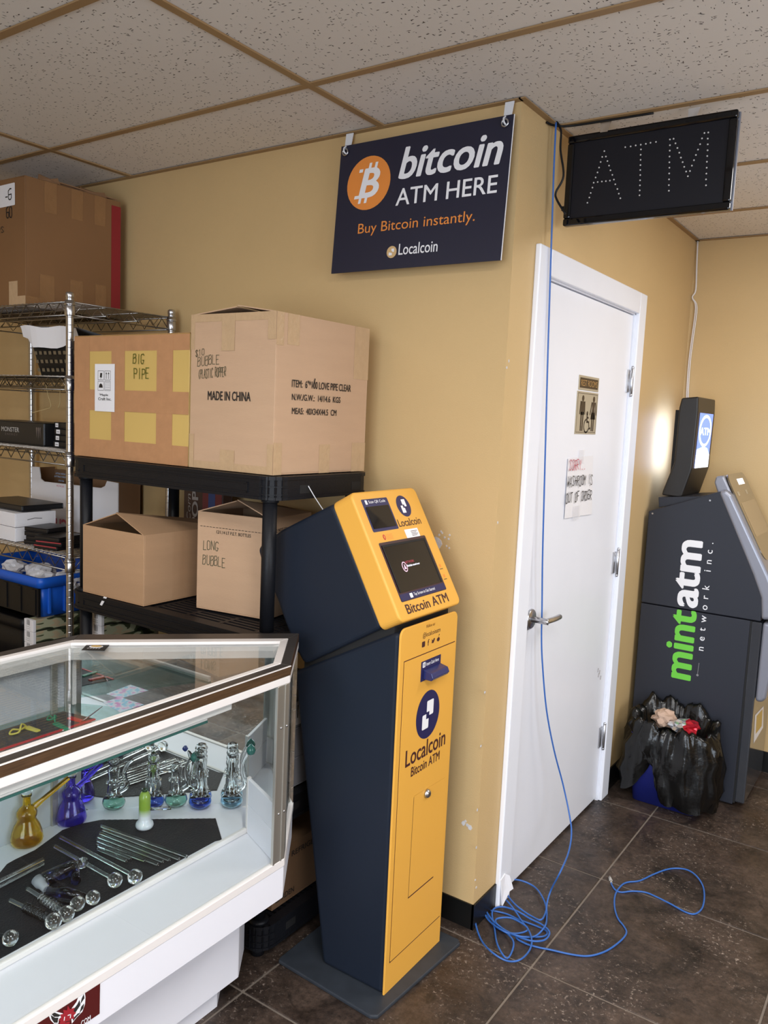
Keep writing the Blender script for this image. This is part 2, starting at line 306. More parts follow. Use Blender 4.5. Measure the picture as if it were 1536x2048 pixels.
# ------------------------------------------------------------------ floor, ceiling
fl = structure('floor', MB().box(X0, X1, Y0, Y1+0.02, -0.06, -0.0025), M_GROUT)
TP = 0.6; tx0, ty0 = 0.228, -0.049; tm = None
for i in range(-6, 6):
    for j in range(-9, 4):
        a, b = tx0+i*TP, ty0+j*TP; a0, a1, b0, b1 = max(a, X0), min(a+TP, X1), max(b, Y0), min(b+TP, Y1)
        if a1-a0 < 0.03 or b1-b0 < 0.03 or (a1 <= 0.02 and b0 >= 0): continue
        full = abs(a1-a0-TP) < 1e-4 and abs(b1-b0-TP) < 1e-4; g = 0.0032
        if full and tm:
            t = bpy.data.objects.new('tile', tm); COL.objects.link(t); t.parent = fl; t.location = (a, b, 0)
        else:
            t = mesh_obj('tile', MB().box(g, a1-a0-g, g, b1-b0-g, -0.006, 0.0), M_TILE, None, 0.0015, 1); t.parent = fl; t.location = (a0, b0, 0)
            if full: tm = t.data
        if full and tm and not t.modifiers:
            bv = t.modifiers.new('bevel', 'BEVEL'); bv.width = 0.0015; bv.segments = 1
ce = structure('ceiling', MB().box(X0-0.1, X1+0.1, Y0-0.1, Y1+0.25, H+0.045, H+0.09), M_BLKM)
bx0, by0 = -0.472, -0.372
lamps = {(-2, -3), (0, -3), (-1, -6), (0, -6), (0, 1)}
M_DIFF = mat('lamp_diffuser', (0.9, 0.9, 0.9), 0.4, emit=(1.0, 0.96, 0.9), estr=1.6); cm = {}
for i in range(-3, 4):
    for j in range(-9, 5):
        a, b = bx0+i*1.22, by0+j*0.61; a0, a1, b0, b1 = max(a, X0), min(a+1.22, X1), max(b, Y0), min(b+0.61, Y1+0.06)
        if a1-a0 < 0.02 or b1-b0 < 0.02 or (a1 <= 0.01 and b0 >= 0.02): continue
        lamp = (i, j) in {(-1, -3), (1, -3), (0, -6), (1, -6), (1, 2)}
        key = (round(a1-a0, 3), round(b1-b0, 3), lamp)
        if key in cm: t = bpy.data.objects.new('lamp_panel' if lamp else 'ceiling_tile', cm[key]); COL.objects.link(t)
        else:
            t = mesh_obj('lamp_panel' if lamp else 'ceiling_tile', MB().box(0.009, a1-a0-0.009, 0.009, b1-b0-0.009, 0.004, 0.02), M_DIFF if lamp else M_CEIL); cm[key] = t.data
        t.parent = ce; t.location = (a0, b0, H)
for j in range(-8, 5):
    y = by0+j*0.61
    if Y0 < y < Y1: mesh_obj('grid_bar', MB().box(X0 if y < 0 else 0.0, X1, y-0.012, y+0.012, H-0.0012, H+0.003).box(X0 if y < 0 else 0, X1, y-0.002, y+0.002, H+0.003, H+0.04), M_BAR, ce)
for i in range(-2, 4):
    x = bx0+i*1.22; y1 = 0.0 if x < 0 else Y1
    mesh_obj('grid_bar', MB().box(x-0.012, x+0.012, Y0, y1, H-0.0018, H+0.003), M_BAR, ce)
mesh_obj('edge_angle', MB().box(X0, 0.006, -0.022, 0, H-0.002, H+0.001).box(0, 0.020, -0.022, Y1, H-0.002, H+0.001).box(0, X1, Y1-0.022, Y1, H-0.002, H+0.001), M_BAR, ce)
# ------------------------------------------------------------------ walls
DY0, DY1, DZ = 0.235, 1.145, 2.075      # doorway
wb = structure('wall_back', MB().box(X0-0.1, 0.0, 0.0, 0.12, 0, H+0.04), M_WALL)
ws = structure('wall_side', MB().box(-0.12, 0, 0.12, DY0, 0, H+0.04).box(-0.12, 0, DY1, Y1+0.1, 0, H+0.04).box(-0.12, 0, DY0, DY1, DZ, H+0.04), M_WALL)
structure('wall_far', MB().box(0, X1+0.1, Y1, Y1+0.12, 0, H+0.04), M_WALL)
structure('wall_left', MB().box(X0-0.1, X0, Y0, 0, 0, H+0.04), M_WALL)
structure('wall_right', MB().box(X1, X1+0.1, Y0, -2.15, 0, H+0.04).box(X1, X1+0.1, -0.25, Y1, 0, H+0.04).box(X1, X1+0.1, -2.15, -0.25, 0, 0.65).box(X1, X1+0.1, -2.15, -0.25, 2.25, H+0.04), M_WALL)
structure('wall_front', MB().box(X0-0.1, -0.75, Y0-0.1, Y0, 0, H+0.04).box(2.55, X1+0.1, Y0-0.1, Y0, 0, H+0.04).box(-0.75, 2.55, Y0-0.1, Y0, 0, 0.45).box(-0.75, 2.55, Y0-0.1, Y0, 2.3, H+0.04), M_WALL)
def window(name, ax, a0, a1, z0, z1, c, k):
    o = bpy.data.objects.new(name, None); COL.objects.link(o); o['kind'] = 'structure'
    def bx(p, q, r, s, t=0.03):
        return (p, q, c-t, c+t, r, s) if ax == 'y' else (c-t, c+t, p, q, r, s)
    f = MB(); f.box(*bx(a0, a0+0.05, z0, z1)).box(*bx(a1-0.05, a1, z0, z1)).box(*bx(a0, a1, z0, z0+0.05)).box(*bx(a0, a1, z1-0.05, z1))
    n = k
    for i in range(1, n): x = a0+(a1-a0)*i/n; f.box(*bx(x-0.025, x+0.025, z0, z1))
    mesh_obj('window_frame', f, M_ALU, o)
    for i in range(n): mesh_obj('pane', MB().box(*bx(a0+(a1-a0)*i/n+0.02, a0+(a1-a0)*(i+1)/n-0.02, z0+0.04, z1-0.04, 0.004)), M_GLASS, o)
window('window_1', 'y', -0.75, 2.55, 0.45, 2.3, Y0-0.05, 3)
window('window_2', 'x', -2.15, -0.25, 0.65, 2.25, X1+0.05, 2)
structure('baseboard_back', MB().box(X0, 0.0055, -0.0055, 0, 0, 0.083).box(-0.002, 0.0065, -0.0055, 0.152, 0, 0.083), M_BLACKVINYL)
structure('baseboard_side', MB().box(0, 0.006, 1.226, Y1, 0, 0.1), M_BLACKVINYL)
structure('baseboard_far', MB().box(0.006, X1, Y1-0.006, Y1, 0, 0.1), M_BLACKVINYL)
# chipped paint
M_PLAST = mat('bare_plaster', (0.62, 0.60, 0.60), 0.9, bump=0.5, bscale=80)
def chip(o, uv, ax, val, r, sq=1.0, n=11, seed=0):
    c = on(*uv, ax, val); rg = random.Random(seed+int(uv[0])); vs = []
    for k in range(n):
        a = 2*math.pi*k/n; q = r*rg.uniform(.65, 1.15); du, dv = q*math.cos(a)*sq, q*math.sin(a)
        vs.append(c+(Vector((du, 0, dv)) if ax == 1 else Vector((0, du, dv))))
    mesh_obj('paint_chip', MB().slab(vs, (0, -1, 0) if ax == 1 else (1, 0, 0), 0.001), M_PLAST, o)
chip(wb, (872, 1087), 1, -0.0012, 0.024)
for i, (u, v) in enumerate(((878, 1070), (884, 1066), (889, 1075), (897, 1078), (893, 1092), (882, 1063), (899, 1070), (898, 1096))): chip(wb, (u, v), 1, -0.001, 0.0035, seed=i)
for i, (u, v, r) in enumerate(((927, 1646, .009), (934, 1650, .006), (940, 1655, .009), (931, 1642, .005))): chip(wb, (u, v), 1, -0.0012, r, 0.8, seed=i)
for i, (u, v) in enumerate(((1018, 722), (1014, 735), (996, 1045), (970, 1385), (955, 1620), (953, 1695), (951, 1760), (953, 1775), (962, 1492))): chip(ws, (u, v), 0, 0.001, 0.0045, 1.0, seed=40+i)
# ------------------------------------------------------------------ door
d = bpy.data.objects.new('door_1', None); COL.objects.link(d); d['kind'] = 'structure'
mesh_obj('door_leaf', MB().box(-0.045, -0.005, DY0+0.012, DY1-0.012, 0.012, DZ-0.012), M_WHITE, d, 0.002)
mesh_obj('door_jamb', MB().box(-0.12, 0.002, DY0-0.002, DY0+0.009, 0, DZ).box(-0.12, 0.002, DY1-0.009, DY1+0.002, 0, DZ).box(-0.12, 0.002, DY0, DY1, DZ-0.009, DZ+0.002), M_WHITE, d)
rim = MB()
rim.lathe([(0.034, 0), (0.034, 0.006), (0.031, 0.009), (0.014, 0.0095), (0.013, 0.010)], (-0.005, 0.306, 0.958), 28, (1, 0, 0)); rim.box(-0.0045, -0.002, 0.272, 0.312, 0.923, 0.95)
hd = mesh_obj('door_handle', rim, M_STEEL, d)
mesh_obj('lever', MB().tube([(0.004, 0.306, 0.958), (0.058, 0.306, 0.958), (0.062, 0.307, 0.958)], 0.0105, 16).tube(smooth_path([(0.052, 0.300, 0.958), (0.056, 0.33, 0.958), (0.058, 0.37, 0.957), (0.056, 0.415, 0.956)], 4), 0.0095, 14), M_STEEL, hd)
for z in (1.80, 1.05, 0.29):
    hh = MB(); hh.tube([(0.006, 1.142, z-0.052), (0.006, 1.142, z+0.052)], 0.0075, 12).box(-0.006, 0.0005, 1.105, 1.142, z-0.045, z+0.045)
    for q in (-0.055, 0.055): hh.ball((0.006, 1.142, z+q), 0.008, 10, 6)
    for q in (-0.03, 0, 0.03): hh.lathe([(0.004, 0), (0.0035, 0.001)], (0.0005, 1.125, z+q), 10, (1, 0, 0))
    mesh_obj('hinge', hh, M_STEEL, d, 0.0008, 1)
tr = MB()
tr.box(0, 0.018, 0.152, DY0+0.004, 0, DZ+0.08).box(0, 0.018, DY1-0.004, 1.226, 0, DZ+0.08).box(0, 0.018, DY0+0.004, DY1-0.004, DZ-0.004, DZ+0.08)
structure('trim_1', tr, M_WHITE, bevel=0.004)
pk = MB(); sc = [on(u, v, 0, -0.004) for u, v in ((1196, 1340), (1199, 1344), (1197, 1350), (1201, 1355))]
for p in sc: pk.slab([p+Vector((0.0008, a, b)) for a, b in ((-.006, -.008), (.003, -.01), (.007, .006), (-.002, .009))], (1, 0, 0), 0.0008)
mesh_obj('scuff', pk, mat('scuffed_paint', (0.5, 0.48, 0.5), 0.7), d)
fr = MB(); p = on(996, 1790, 0, 0.03)
fr.slab([(0.020, 0.155, 0.10), (0.021, 0.185, 0.11), (0.034, 0.20, 0.045), (0.026, 0.165, 0.004)], (1, 0, 0), 0.003).slab([(0.021, 0.185, 0.11), (0.030, 0.20, 0.10), (0.04, 0.215, 0.05), (0.034, 0.20, 0.045)], (1, 0, 0), 0.003)
mesh_obj('peeling_paper', fr, M_PAPER, d)
from mathutils import noise as MN
def uvf(pr, u, v, n=None):       # pixel -> coordinates on a print frame
    q = onp(u, v, pr.o, n or pr.n)-pr.o; return q.dot(pr.ex), q.dot(pr.ey)
# ------------------------------------------------------------------ hanging sign on the back wall
sg = thing('hanging_sign', 'dark blue rectangular sign reading bitcoin ATM HERE hanging on the tan wall', 'sign', (-0.3135, -0.03, 2.27))
ey = Vector((0, 0.030, 0.406)).normalized(); so = Vector((-0.62, -0.060, 2.068)); W, HH = 0.613, 0.407
M_SIGN = mat('sign_navy', (0.016, 0.016, 0.035), 0.42, spec=0.5)
nn = Vector((1, 0, 0)).cross(ey)
mesh_obj('panel', MB().slab([so, so+Vector((W, 0, 0)), so+Vector((W, 0, 0))+ey*HH, so+ey*HH], nn, 0.004), [M_SIGN], sg)
mesh_obj('panel_core', MB().slab([so+Vector((W, 0, 0))-nn*0.0002, so+Vector((W+0.0012, 0, 0))-nn*0.0002, so+Vector((W+0.0012, 0, 0))+ey*HH-nn*0.0002, so+Vector((W, 0, 0))+ey*HH-nn*0.0002], nn, 0.0036), M_PWHITE, sg)
P = Print(so, (1, 0, 0), ey, [M_PWHITE, M_ORANGE, mat('print_gold', (0.62, 0.42, 0.20), 0.5), M_SIGN])
def c8(a, b): return uvf(P, 640+a/3.657, 200+b/3.657)
cu, cv = c8(355, 607); r = 0.084; P.disc(cu, cv, r, mi=1)
# currency mark: a leaning B with two bars through it
P.text('B', cu-0.036, cu+0.043, cv-0.046, cv+0.046, 0, 2, bold=0.045, shear=0.2)
for du in (-0.013, 0.010):
    P.poly([(cu+du+0.0085, cv+0.042), (cu+du+0.0185, cv+0.042), (cu+du+0.0225, cv+0.062), (cu+du+0.0125, cv+0.062)], 0, 2)
    P.poly([(cu+du-0.0225, cv-0.062), (cu+du-0.0125, cv-0.062), (cu+du-0.0085, cv-0.042), (cu+du-0.0185, cv-0.042)], 0, 2)
P.poly([(cu-0.040, cv+0.036), (cu-0.026, cv+0.036), (cu-0.024, cv+0.046), (cu-0.038, cv+0.046)], 0, 2); P.poly([(cu-0.052, cv-0.046), (cu-0.032, cv-0.046), (cu-0.030, cv-0.036), (cu-0.050, cv-0.036)], 0, 2)
P.build('emblem', sg); P = Print(so, (1, 0, 0), ey, P.mats)
u0, v0 = c8(572, 585); u1, _ = c8(1330, 480); _, v1 = c8(640, 352)
P.text('bitcoin', u0, u1, v0, v1+0.004, 0, 2, bold=0.035, shear=0.22)
u0, v0 = c8(552, 775); u1, vv1 = c8(1305, 545); P.text('ATM HERE', u0, u1, v0, c8(590, 648)[1], 0, 2, bold=0.012)
P.build('lettering', sg); P = Print(so, (1, 0, 0), ey, P.mats)
u0, v0 = c8(275, 1003); u1, _ = c8(1130, 900); P.text('Buy Bitcoin instantly.', u0, u1, v0, c8(275, 918)[1]+0.004, 1, 2)
P.build('lettering', sg); P = Print(so, (1, 0, 0), ey, P.mats)
lu, lv = c8(524, 1112); P.disc(lu, lv, 0.0185, mi=2); P.rect(lu-0.010, lu+0.002, lv-0.010, lv-0.001, 0, 2); P.rect(lu-0.001, lu+0.009, lv, lv+0.010, 0, 2); P.rect(lu-0.003, lu+0.003, lv-0.003, lv+0.003, 2, 3)
u0, v0 = c8(573, 1135); u1, _ = c8(858, 1110); P.text('Localcoin', u0, u1, v0, v0+0.034, 0, 2, bold=0.01)
P.build('lettering', sg)
M_CLIP = mat('white_clip_plastic', (0.72, 0.73, 0.76), 0.3)
for x in (-0.598, -0.030):
    b = MB().slab([(x-0.012, -0.020, H-0.004), (x+0.016, -0.020, H-0.004), (x+0.012, -0.026, H-0.050), (x-0.012, -0.026, H-0.050)], (0, -1, 0.1), 0.003)
    b.tube(smooth_path([(x-0.004, -0.027, H-0.045), (x-0.004, -0.040, H-0.055), (x, -0.042, H-0.068), (x+0.003, -0.030, H-0.073)], 4), 0.0026, 8)
    mesh_obj('hook', b, M_CLIP, sg)
    g = MB(); g.tube([(x+0.010*math.cos(t*0.3927)-0.001, -0.036, H-0.066+0.010*math.sin(t*0.3927)) for t in range(16)], 0.0028, 8, closed=True); mesh_obj('grommet', g, M_STEEL, sg)
# ------------------------------------------------------------------ LED sign, unlit, hung from a grid bar
LY = 0.262
c = [on(*p, 1, LY) for p in ((1131, 277), (1474, 213), (1462, 413), (1129, 456))]
x0, x1 = (c[0].x+c[3].x)/2, (c[1].x+c[2].x)/2; z1, z0 = (c[0].z+c[1].z)/2, (c[2].z+c[3].z)/2; z1 = min(z1, H-0.018)
led = thing('led_sign', 'unlit black LED sign spelling ATM in dots, hung from the ceiling', 'sign', ((x0+x1)/2, LY, z0))
f = MB(); bw = 0.022
for (a, b, c_, d_) in ((x0, x1, z0, z0+bw), (x0, x1, z1-bw, z1), (x0, x0+bw, z0+bw, z1-bw), (x1-bw, x1, z0+bw, z1-bw)): f.box(a, b, LY, LY+0.024, c_, d_)
mesh_obj('frame', f, M_PIANO, led, 0.005, 3)
mesh_obj('panel', MB().box(x0+0.01, x1-0.01, LY+0.006, LY+0.018, z0+0.01, z1-0.01), mat('led_panel', (0.008, 0.008, 0.012), 0.38, spec=0.3), led)
mesh_obj('back_edge', MB().box(x0+0.002, x1+0.003, LY+0.022, LY+0.030, z0+0.002, z1-0.002), M_SILVER, led)
DOTS = '597,350 585,383 606,381 576,412 615,407 567,444 624,433 558,472 632,460 547,501 643,486 536,531 652,513 559,527 583,524 606,522 629,519 529,559 660,540 519,590 672,567 511,616 680,594 500,646 689,620 717,327 748,323 777,317 806,313 835,308 862,302 893,297 807,340 805,371 805,400 804,430 803,458 803,487 802,517 801,546 800,575 799,603 973,283 973,316 972,347 971,381 970,414 970,445 969,478 968,512 967,545 967,577 994,279 1005,305 1016,332 1027,359 1036,387 1046,413 1055,440 1066,467 1076,494 1088,464 1099,433 1111,402 1122,372 1134,341 1146,310 1157,277 1171,246 1193,243 1190,278 1190,311 1189,345 1187,378 1185,411 1184,445 1182,479 1180,512 1180,546'
lm = None
M_LED = mat('led_lens', (0.62, 0.61, 0.60), 0.2)
for s_ in DOTS.split():
    a, b = map(float, s_.split(',')); p = on(1000+a/2.866, 180+b/2.866, 1, LY+0.004)
    if lm is None:
        o = mesh_obj('led_bulb', MB().lathe([(0.0025, 0), (0.0023, 0.002), (0.0012, 0.0034), (0.00001, 0.0036)], (0, 0, 0), 8, (0, -1, 0)), M_LED); lm = o.data; o.parent = led
    else: o = bpy.data.objects.new('led_bulb', lm); COL.objects.link(o); o.parent = led
    o.location = Vector((p.x, LY+0.006, p.z))-ORG[led.name]
for px in ((1208, 243), (1385, 215)):
    q = on(*px, 2, H-0.003); b = MB().slab([(q.x-0.012, q.y+0.004, H-0.003), (q.x+0.022, q.y+0.004, H-0.003), (q.x+0.008, q.y+0.012, H-0.03), (q.x-0.014, q.y+0.012, z1-0.004)], (0.3, -1, 0), 0.002)
    mesh_obj('hook', b, M_STEEL, led)
mesh_obj('switch', MB().box(x0-0.010, x0+0.001, LY+0.006, LY+0.018, z0+0.048, z0+0.062), M_BLK, led, 0.002)
# ------------------------------------------------------------------ cables
bc = thing('power_cord', 'thin black power cord looping down beside the unlit LED sign', 'cord', (0.03, 0.20, 2.4))
q = [on(u, v, 1, 0.205) for u, v in ((1113, 243), (1122, 262), (1121, 300), (1127, 352), (1112, 384), (1114, 400), (1131, 428))]
mesh_obj('cord', MB().tube(smooth_path(q, 6), 0.0034, 8), M_BLK, bc)
q = [(0.004, 0.165, H-0.008), (0.014, 0.19, H-0.010), (0.05, 0.225, H-0.008), (0.16, 0.235, H-0.007), (0.30, 0.24, H-0.007)]
mesh_obj('cord', MB().tube(smooth_path(q, 5), 0.0035, 8), M_BLK, bc)
q = [on(u, v, 0, 0.010) for u, v in ((1105, 243), (1116, 280), (1115, 340), (1109, 400), (1106, 470), (1103, 520))]
bl = thing('network_cable', 'long blue network cable hanging past the white door and coiled on the floor', 'cable', (0.1, 0.3, 0))
def cr(a, b, z=0.006): return on(880+a/2.3415, 1600+b/2.3415, 2, z)
down = [on(u, v, 0, 0.026) for u, v in ((1112, 245), (1108, 330), (1105, 420), (1101, 540), (1096, 700), (1092, 850), (1088, 1000), (1085, 1120))]
down += [on(1084, 1215, 0, 0.024), on(1083, 1275, 0, 0.024), on(1085, 1330, 0, 0.028), on(1093, 1420, 0, 0.040), on(1108, 1500, 0, 0.055), on(1125, 1565, 0, 0.075)]
down += [on(1138, 1625, 0, 0.11), on(1143, 1665, 0, 0.14), on(1137, 1705, 0, 0.165), on(1120, 1745, 0, 0.18), on(1102, 1780, 2, 0.05), cr(500, 490, 0.018)]
loops = '500,540 492,590 440,640 360,635 290,600 235,550 205,490 205,440 240,395 300,377 370,375 440,405 480,455 497,510 475,560 430,545 370,505 330,465 300,420 260,398 215,420 190,450 165,480 163,560 190,650 240,710 310,752 370,750 415,710 430,660 415,610 385,570 345,510 300,460 255,440 205,448 200,500 225,560 290,610 350,635 430,660 490,655 513,620 480,585 420,555 360,520 290,500 245,520 255,600 270,680 315,742 345,668 300,610 262,575 270,555 330,552 395,585 410,610 360,625 300,615 240,575 220,520 300,530 370,560 450,590 500,615 480,640 360,642 '
tail = '400,672 460,690 520,702 620,724 700,730 780,706 845,660 873,622 860,590 832,552 817,495 822,440 850,400 880,385 935,378 1000,348 1060,326 1110,320 1160,328 1200,355 1230,400 1238,450 1228,505 1195,533 1150,525 1080,487 1010,452 960,432 900,427 850,432 822,422 806,400 801,384'
pts = []
for i, s_ in enumerate((loops+tail).split()):
    a, b = map(float, s_.split(',')); n_l = 58
    z = 0.0045+0.011*abs(math.sin(i*1.7)) if i < n_l else 0.0032+(0.0055 if i in (n_l+28, n_l+29) else 0)
    pts.append(cr(a, b, z))
full = smooth_path(down+pts, 5)
mesh_obj('cable', MB().tube(full, 0.0029, 8), M_BCABLE, bl)
e = pts[-1]; dr = (pts[-1]-pts[-2]).normalized()
mesh_obj('plug', MB().tube([e-dr*0.006, e+dr*0.004], 0.0042, 8).tube([e+dr*0.004+Vector((0, 0, 0.003)), e+dr*0.026+Vector((0, 0, 0.003))], 0.0065, 4), mat('clear_plug', (0.55, 0.52, 0.48), 0.25, trans=0.3), bl)
ww = thing('wall_wire', 'thin white wire running down the far corner of the room', 'wire', (0.015, Y1-0.02, 1.75))
for k in (0, 1):
    q = [on(u+k*3*(1 if i > 3 else 0.3), v, 1, Y1-0.008) for i, (u, v) in enumerate(((1395, 482), (1393, 530), (1391, 580), (1384, 595), (1391, 615), (1383, 680), (1377, 730), (1373, 800), (1372, 900)))]
    for p in q: p.x = max(p.x, 0.006)
    mesh_obj('strand', MB().tube(smooth_path(q, 5), 0.0028, 6), M_CREAM, ww)
# ------------------------------------------------------------------ things on the door
def door_frame(u, v, mats, lift=0.0004, x=-0.0032): o = on(u, v, 0, x); return Print(o, (0, 1, 0), (0, 0, 1), mats, lift)
M_BRASS = mat('brushed_brass_plate', (0.46, 0.40, 0.29), 0.4, 0.15); M_BROWN = mat('plate_brown', (0.045, 0.028, 0.016), 0.4); M_GOLD = mat('gold_letters', (0.56, 0.36, 0.14), 0.3, 0.5)
a = on(1157, 779, 0, -0.003); b = on(1199, 753, 0, -0.003); w_, h_ = b.y-a.y, 0.052
pl = thing('restroom_name_plate', 'small brown and gold plate reading REST ROOMS on the white door', 'sign', (-0.005, a.y+w_/2, a.z))
mesh_obj('plate', MB().box(-0.005, -0.003, a.y, a.y+w_, a.z, a.z+h_), M_BRASS, pl, 0.0008, 1)
P = Print((-0.003, a.y, a.z), (0, 1, 0), (0, 0, 1), [M_BROWN, M_GOLD]); P.rect(0.010, w_-0.010, 0.008, h_-0.008); P.text('REST ROOMS', 0.020, w_-0.018, 0.015, h_-0.015, 1, 2); P.build('lettering', pl)
a = on(1149, 868, 0, -0.003); b = on(1197, 787, 0, -0.003); w_, h_ = b.y-a.y, b.z-a.z
pl = thing('restroom_pictogram_plate', 'brushed metal plate with man, wheelchair and woman symbols on the door', 'sign', (-0.005, a.y+w_/2, a.z))
mesh_obj('plate', MB().box(-0.005, -0.003, a.y, a.y+w_, a.z, a.z+h_), M_BRASS, pl, 0.0008, 1)
P = Print((-0.003, a.y, a.z), (0, 1, 0), (0, 0, 1), [M_BROWN, M_BRASS]); k = 0.0018
for q in ((0.008, w_-0.008, 0.006, 0.006+k), (0.008, w_-0.008, h_-0.006-k, h_-0.006), (0.008, 0.008+k, 0.006, h_-0.006), (w_-0.008-k, w_-0.008, 0.006, h_-0.006)): P.rect(*q)
P = nxt(P, 'plate_border', pl)
for cx, wom in ((w_*0.28, 0), (w_*0.80, 1)):
    P.disc(cx, h_*0.84, 0.011)
    if wom: P.poly([(cx-0.016, h_*.77), (cx+0.016, h_*.77), (cx+0.012, h_*.62), (cx+0.026, h_*.36), (cx-0.026, h_*.36), (cx-0.012, h_*.62)])
    else: P.poly([(cx-0.018, h_*.77), (cx+0.018, h_*.77), (cx+0.016, h_*.45), (cx-0.016, h_*.45)])
    for s_ in (-1, 1):
        P.line([(cx+s_*0.019, h_*.755), (cx+s_*(0.030 if wom else 0.024), h_*.48)], 0.0085); P.line([(cx+s_*0.009, h_*.50), (cx+s_*0.008, h_*.10)], 0.012)
    P = nxt(P, 'pictogram', pl)
wx = w_*0.53
P.disc(wx-0.002, h_*.50, 0.0075); P.line([(wx-0.002, h_*.47), (wx, h_*.29)], 0.010); P.line([(wx, h_*.30), (wx+0.018, h_*.29), (wx+0.026, h_*.13), (wx+0.036, h_*.15)], 0.007); P.line([(wx-0.001, h_*.40), (wx+0.014, h_*.39)], 0.006)
P.line([(wx-0.004+0.024*math.cos(t), h_*.20+0.024*math.sin(t)) for t in [math.radians(100+i*18) for i in range(14)]], 0.006)
P.build('pictogram', pl)
nt_ = thing('paper_notice', 'taped paper notice handwritten SORRY WASHROOM IS OUT OF ORDER on the door', 'notice', (-0.004, 0.7, 1.28))
cs = [on(u, v, 0, -0.0025) for u, v in ((1128, 1037), (1183, 1028), (1186, 911), (1136, 917))]
g = MB(); nx_ = 8
for i in range(nx_):
    for j in range(nx_):
        def Q(s_, t_):
            p = (cs[0]*(1-s_)+cs[1]*s_)*(1-t_)+(cs[3]*(1-s_)+cs[2]*s_)*t_; p = p.copy(); p.x += 0.0016*(1+math.sin(9*s_+3*t_))*(1-t_)*0.7; return p
        g.add([Q(i/nx_, j/nx_), Q((i+1)/nx_, j/nx_), Q((i+1)/nx_, (j+1)/nx_), Q(i/nx_, (j+1)/nx_)], [(0, 1, 2, 3)], 0, True)
pp = mesh_obj('paper', g, M_PAPER, nt_)
def hand_uv(P, txt, px0, px1, top, w, mi, n):
    u0, v0 = uvf(P, *px0, n); u1, _ = uvf(P, *px1, n); _, vt = uvf(P, *top, n); P.hand(txt, u0, u1, v0, vt, w, mi, 1)
P = Print((0.0025, 0, 0), (0, 1, 0), (0, 0, 1), [mat('red_marker', (0.60, 0.12, 0.16), 0.6), M_INK]); 
hand_uv(P, 'SORRY..', (1138, 941), (1172, 935), (1140, 921), 0.0032, 0, None)
P = nxt(P, 'lettering', nt_)
hand_uv(P, 'WASHROOM IS', (1134, 974), (1185, 965), (1136, 954), 0.0032, 1, None)
P = nxt(P, 'lettering', nt_)
hand_uv(P, 'OUT OF ORDER', (1131, 1006), (1183, 1002), (1133, 987), 0.0034, 1, None)
P.build('lettering', nt_)
M_CLEART = mat('clear_tape_strip', (0.86, 0.85, 0.88), 0.2, alpha=0.18)
mesh_obj('tape', MB().box(-0.001, -0.0004, cs[3].y+0.10, cs[3].y+0.15, cs[3].z-0.02, cs[3].z+0.03), M_CLEART, nt_)
mesh_obj('tape', MB().box(0.0028, 0.0032, cs[0].y+0.07, cs[0].y+0.14, cs[0].z-0.012, cs[0].z+0.04), M_CLEART, nt_)
# ------------------------------------------------------------------ yellow and navy cryptocurrency kiosk
KY0, KY1 = -0.445, -0.122
ks = thing('cryptocurrency_kiosk', 'tall navy and yellow self-service kiosk on a flat base in front of the wall', 'kiosk', (-0.18, -0.29, 0))
bpts = [(-0.378, -0.49), (-0.372, -0.502), (-0.03, -0.518), (-0.012, -0.505), (0.012, -0.098), (-0.002, -0.085), (-0.372, -0.085), (-0.384, -0.097)]
mesh_obj('base_plate', MB().prism(bpts, 2, 0.0005, 0.012), mat('base_slate', (0.030, 0.036, 0.046), 0.5, var=0.35, vscale=20), ks, 0.003)
sd = lambda u, v: (lambda p: (p.x, p.z))(on(u, v, 1, KY0))
B0, B1 = (-0.262, 0.012), (lambda p: (p.x, p.z))(on(588, 1343, 1, -0.434))
mesh_obj('lower_body', MB().prism([(-0.047, 0.012), (-0.047, 1.046), (-0.070, 1.041), B1, B0], 1, -0.434, -0.131), M_NAVY, ks, 0.012, 3)
M_YEL2 = M_YEL
mesh_obj('neck', MB().prism([(-0.07, 1.0), (-0.07, 1.075), (B1[0]+0.03, B1[1]+0.040), (B1[0]+0.03, B1[1]-0.03)], 1, -0.424, -0.141), M_BLKM, ks)
fp = MB(); 
rp = []
for cx, cz, a0 in ((-0.434+0.022, 1.056-0.022, 90), (-0.131-0.022, 1.056-0.022, 0)):
    seg = [(cx+0.022*math.cos(math.radians(a0+k*15)), cz+0.022*math.sin(math.radians(a0+k*15))) for k in range(7)]; rp = rp+seg if a0 == 90 else rp
    if a0 == 0: right = seg
pts = [(-0.131, 0.012)]+right+rp+[(-0.434, 0.012)]
fp.prism(pts, 0, -0.048, -0.042); mesh_obj('front_panel', fp, M_YEL, ks, 0.0012, 1)
P = Print((-0.042, 0, 0), (0, 1, 0), (0, 0, 1), [M_MAROON, M_INDIGO, M_PWHITE])
P.rect(-0.4145, -0.1405, 0.0985, 0.966, 0, 1)
P.build('door_gap', ks)
dd = MB().box(-0.0416, -0.0398, -0.412, -0.143, 0.1035, 0.9635)
sdoor = mesh_obj('service_door', dd, M_YEL, ks)
P = Print((-0.0398, 0, 0), (0, 1, 0), (0, 0, 1), [M_MAROON, M_INDIGO, M_PWHITE, mat('seam_faint', (0.62, 0.30, 0.04), 0.5)])
P.line([(-0.335, 0.255), (-0.198, 0.255)], 0.0035, 0); P.line([(-0.335, 0.255), (-0.331, 0.555)], 0.0014, 0); P.line([(-0.331, 0.558), (-0.160, 0.552)], 0.001, 3)
P.disc(-0.278, 0.782, 0.063, 0.070, 1, 1)
cx, cy = -0.278, 0.782
for (a0, a1, b0, b1) in ((-0.008, 0.028, -0.004, 0.040), (-0.030, 0.004, -0.040, 0.003)): P.rrect(cx+a0, cx+a1, cy+b0, cy+b1, 0.004, 2, 2)
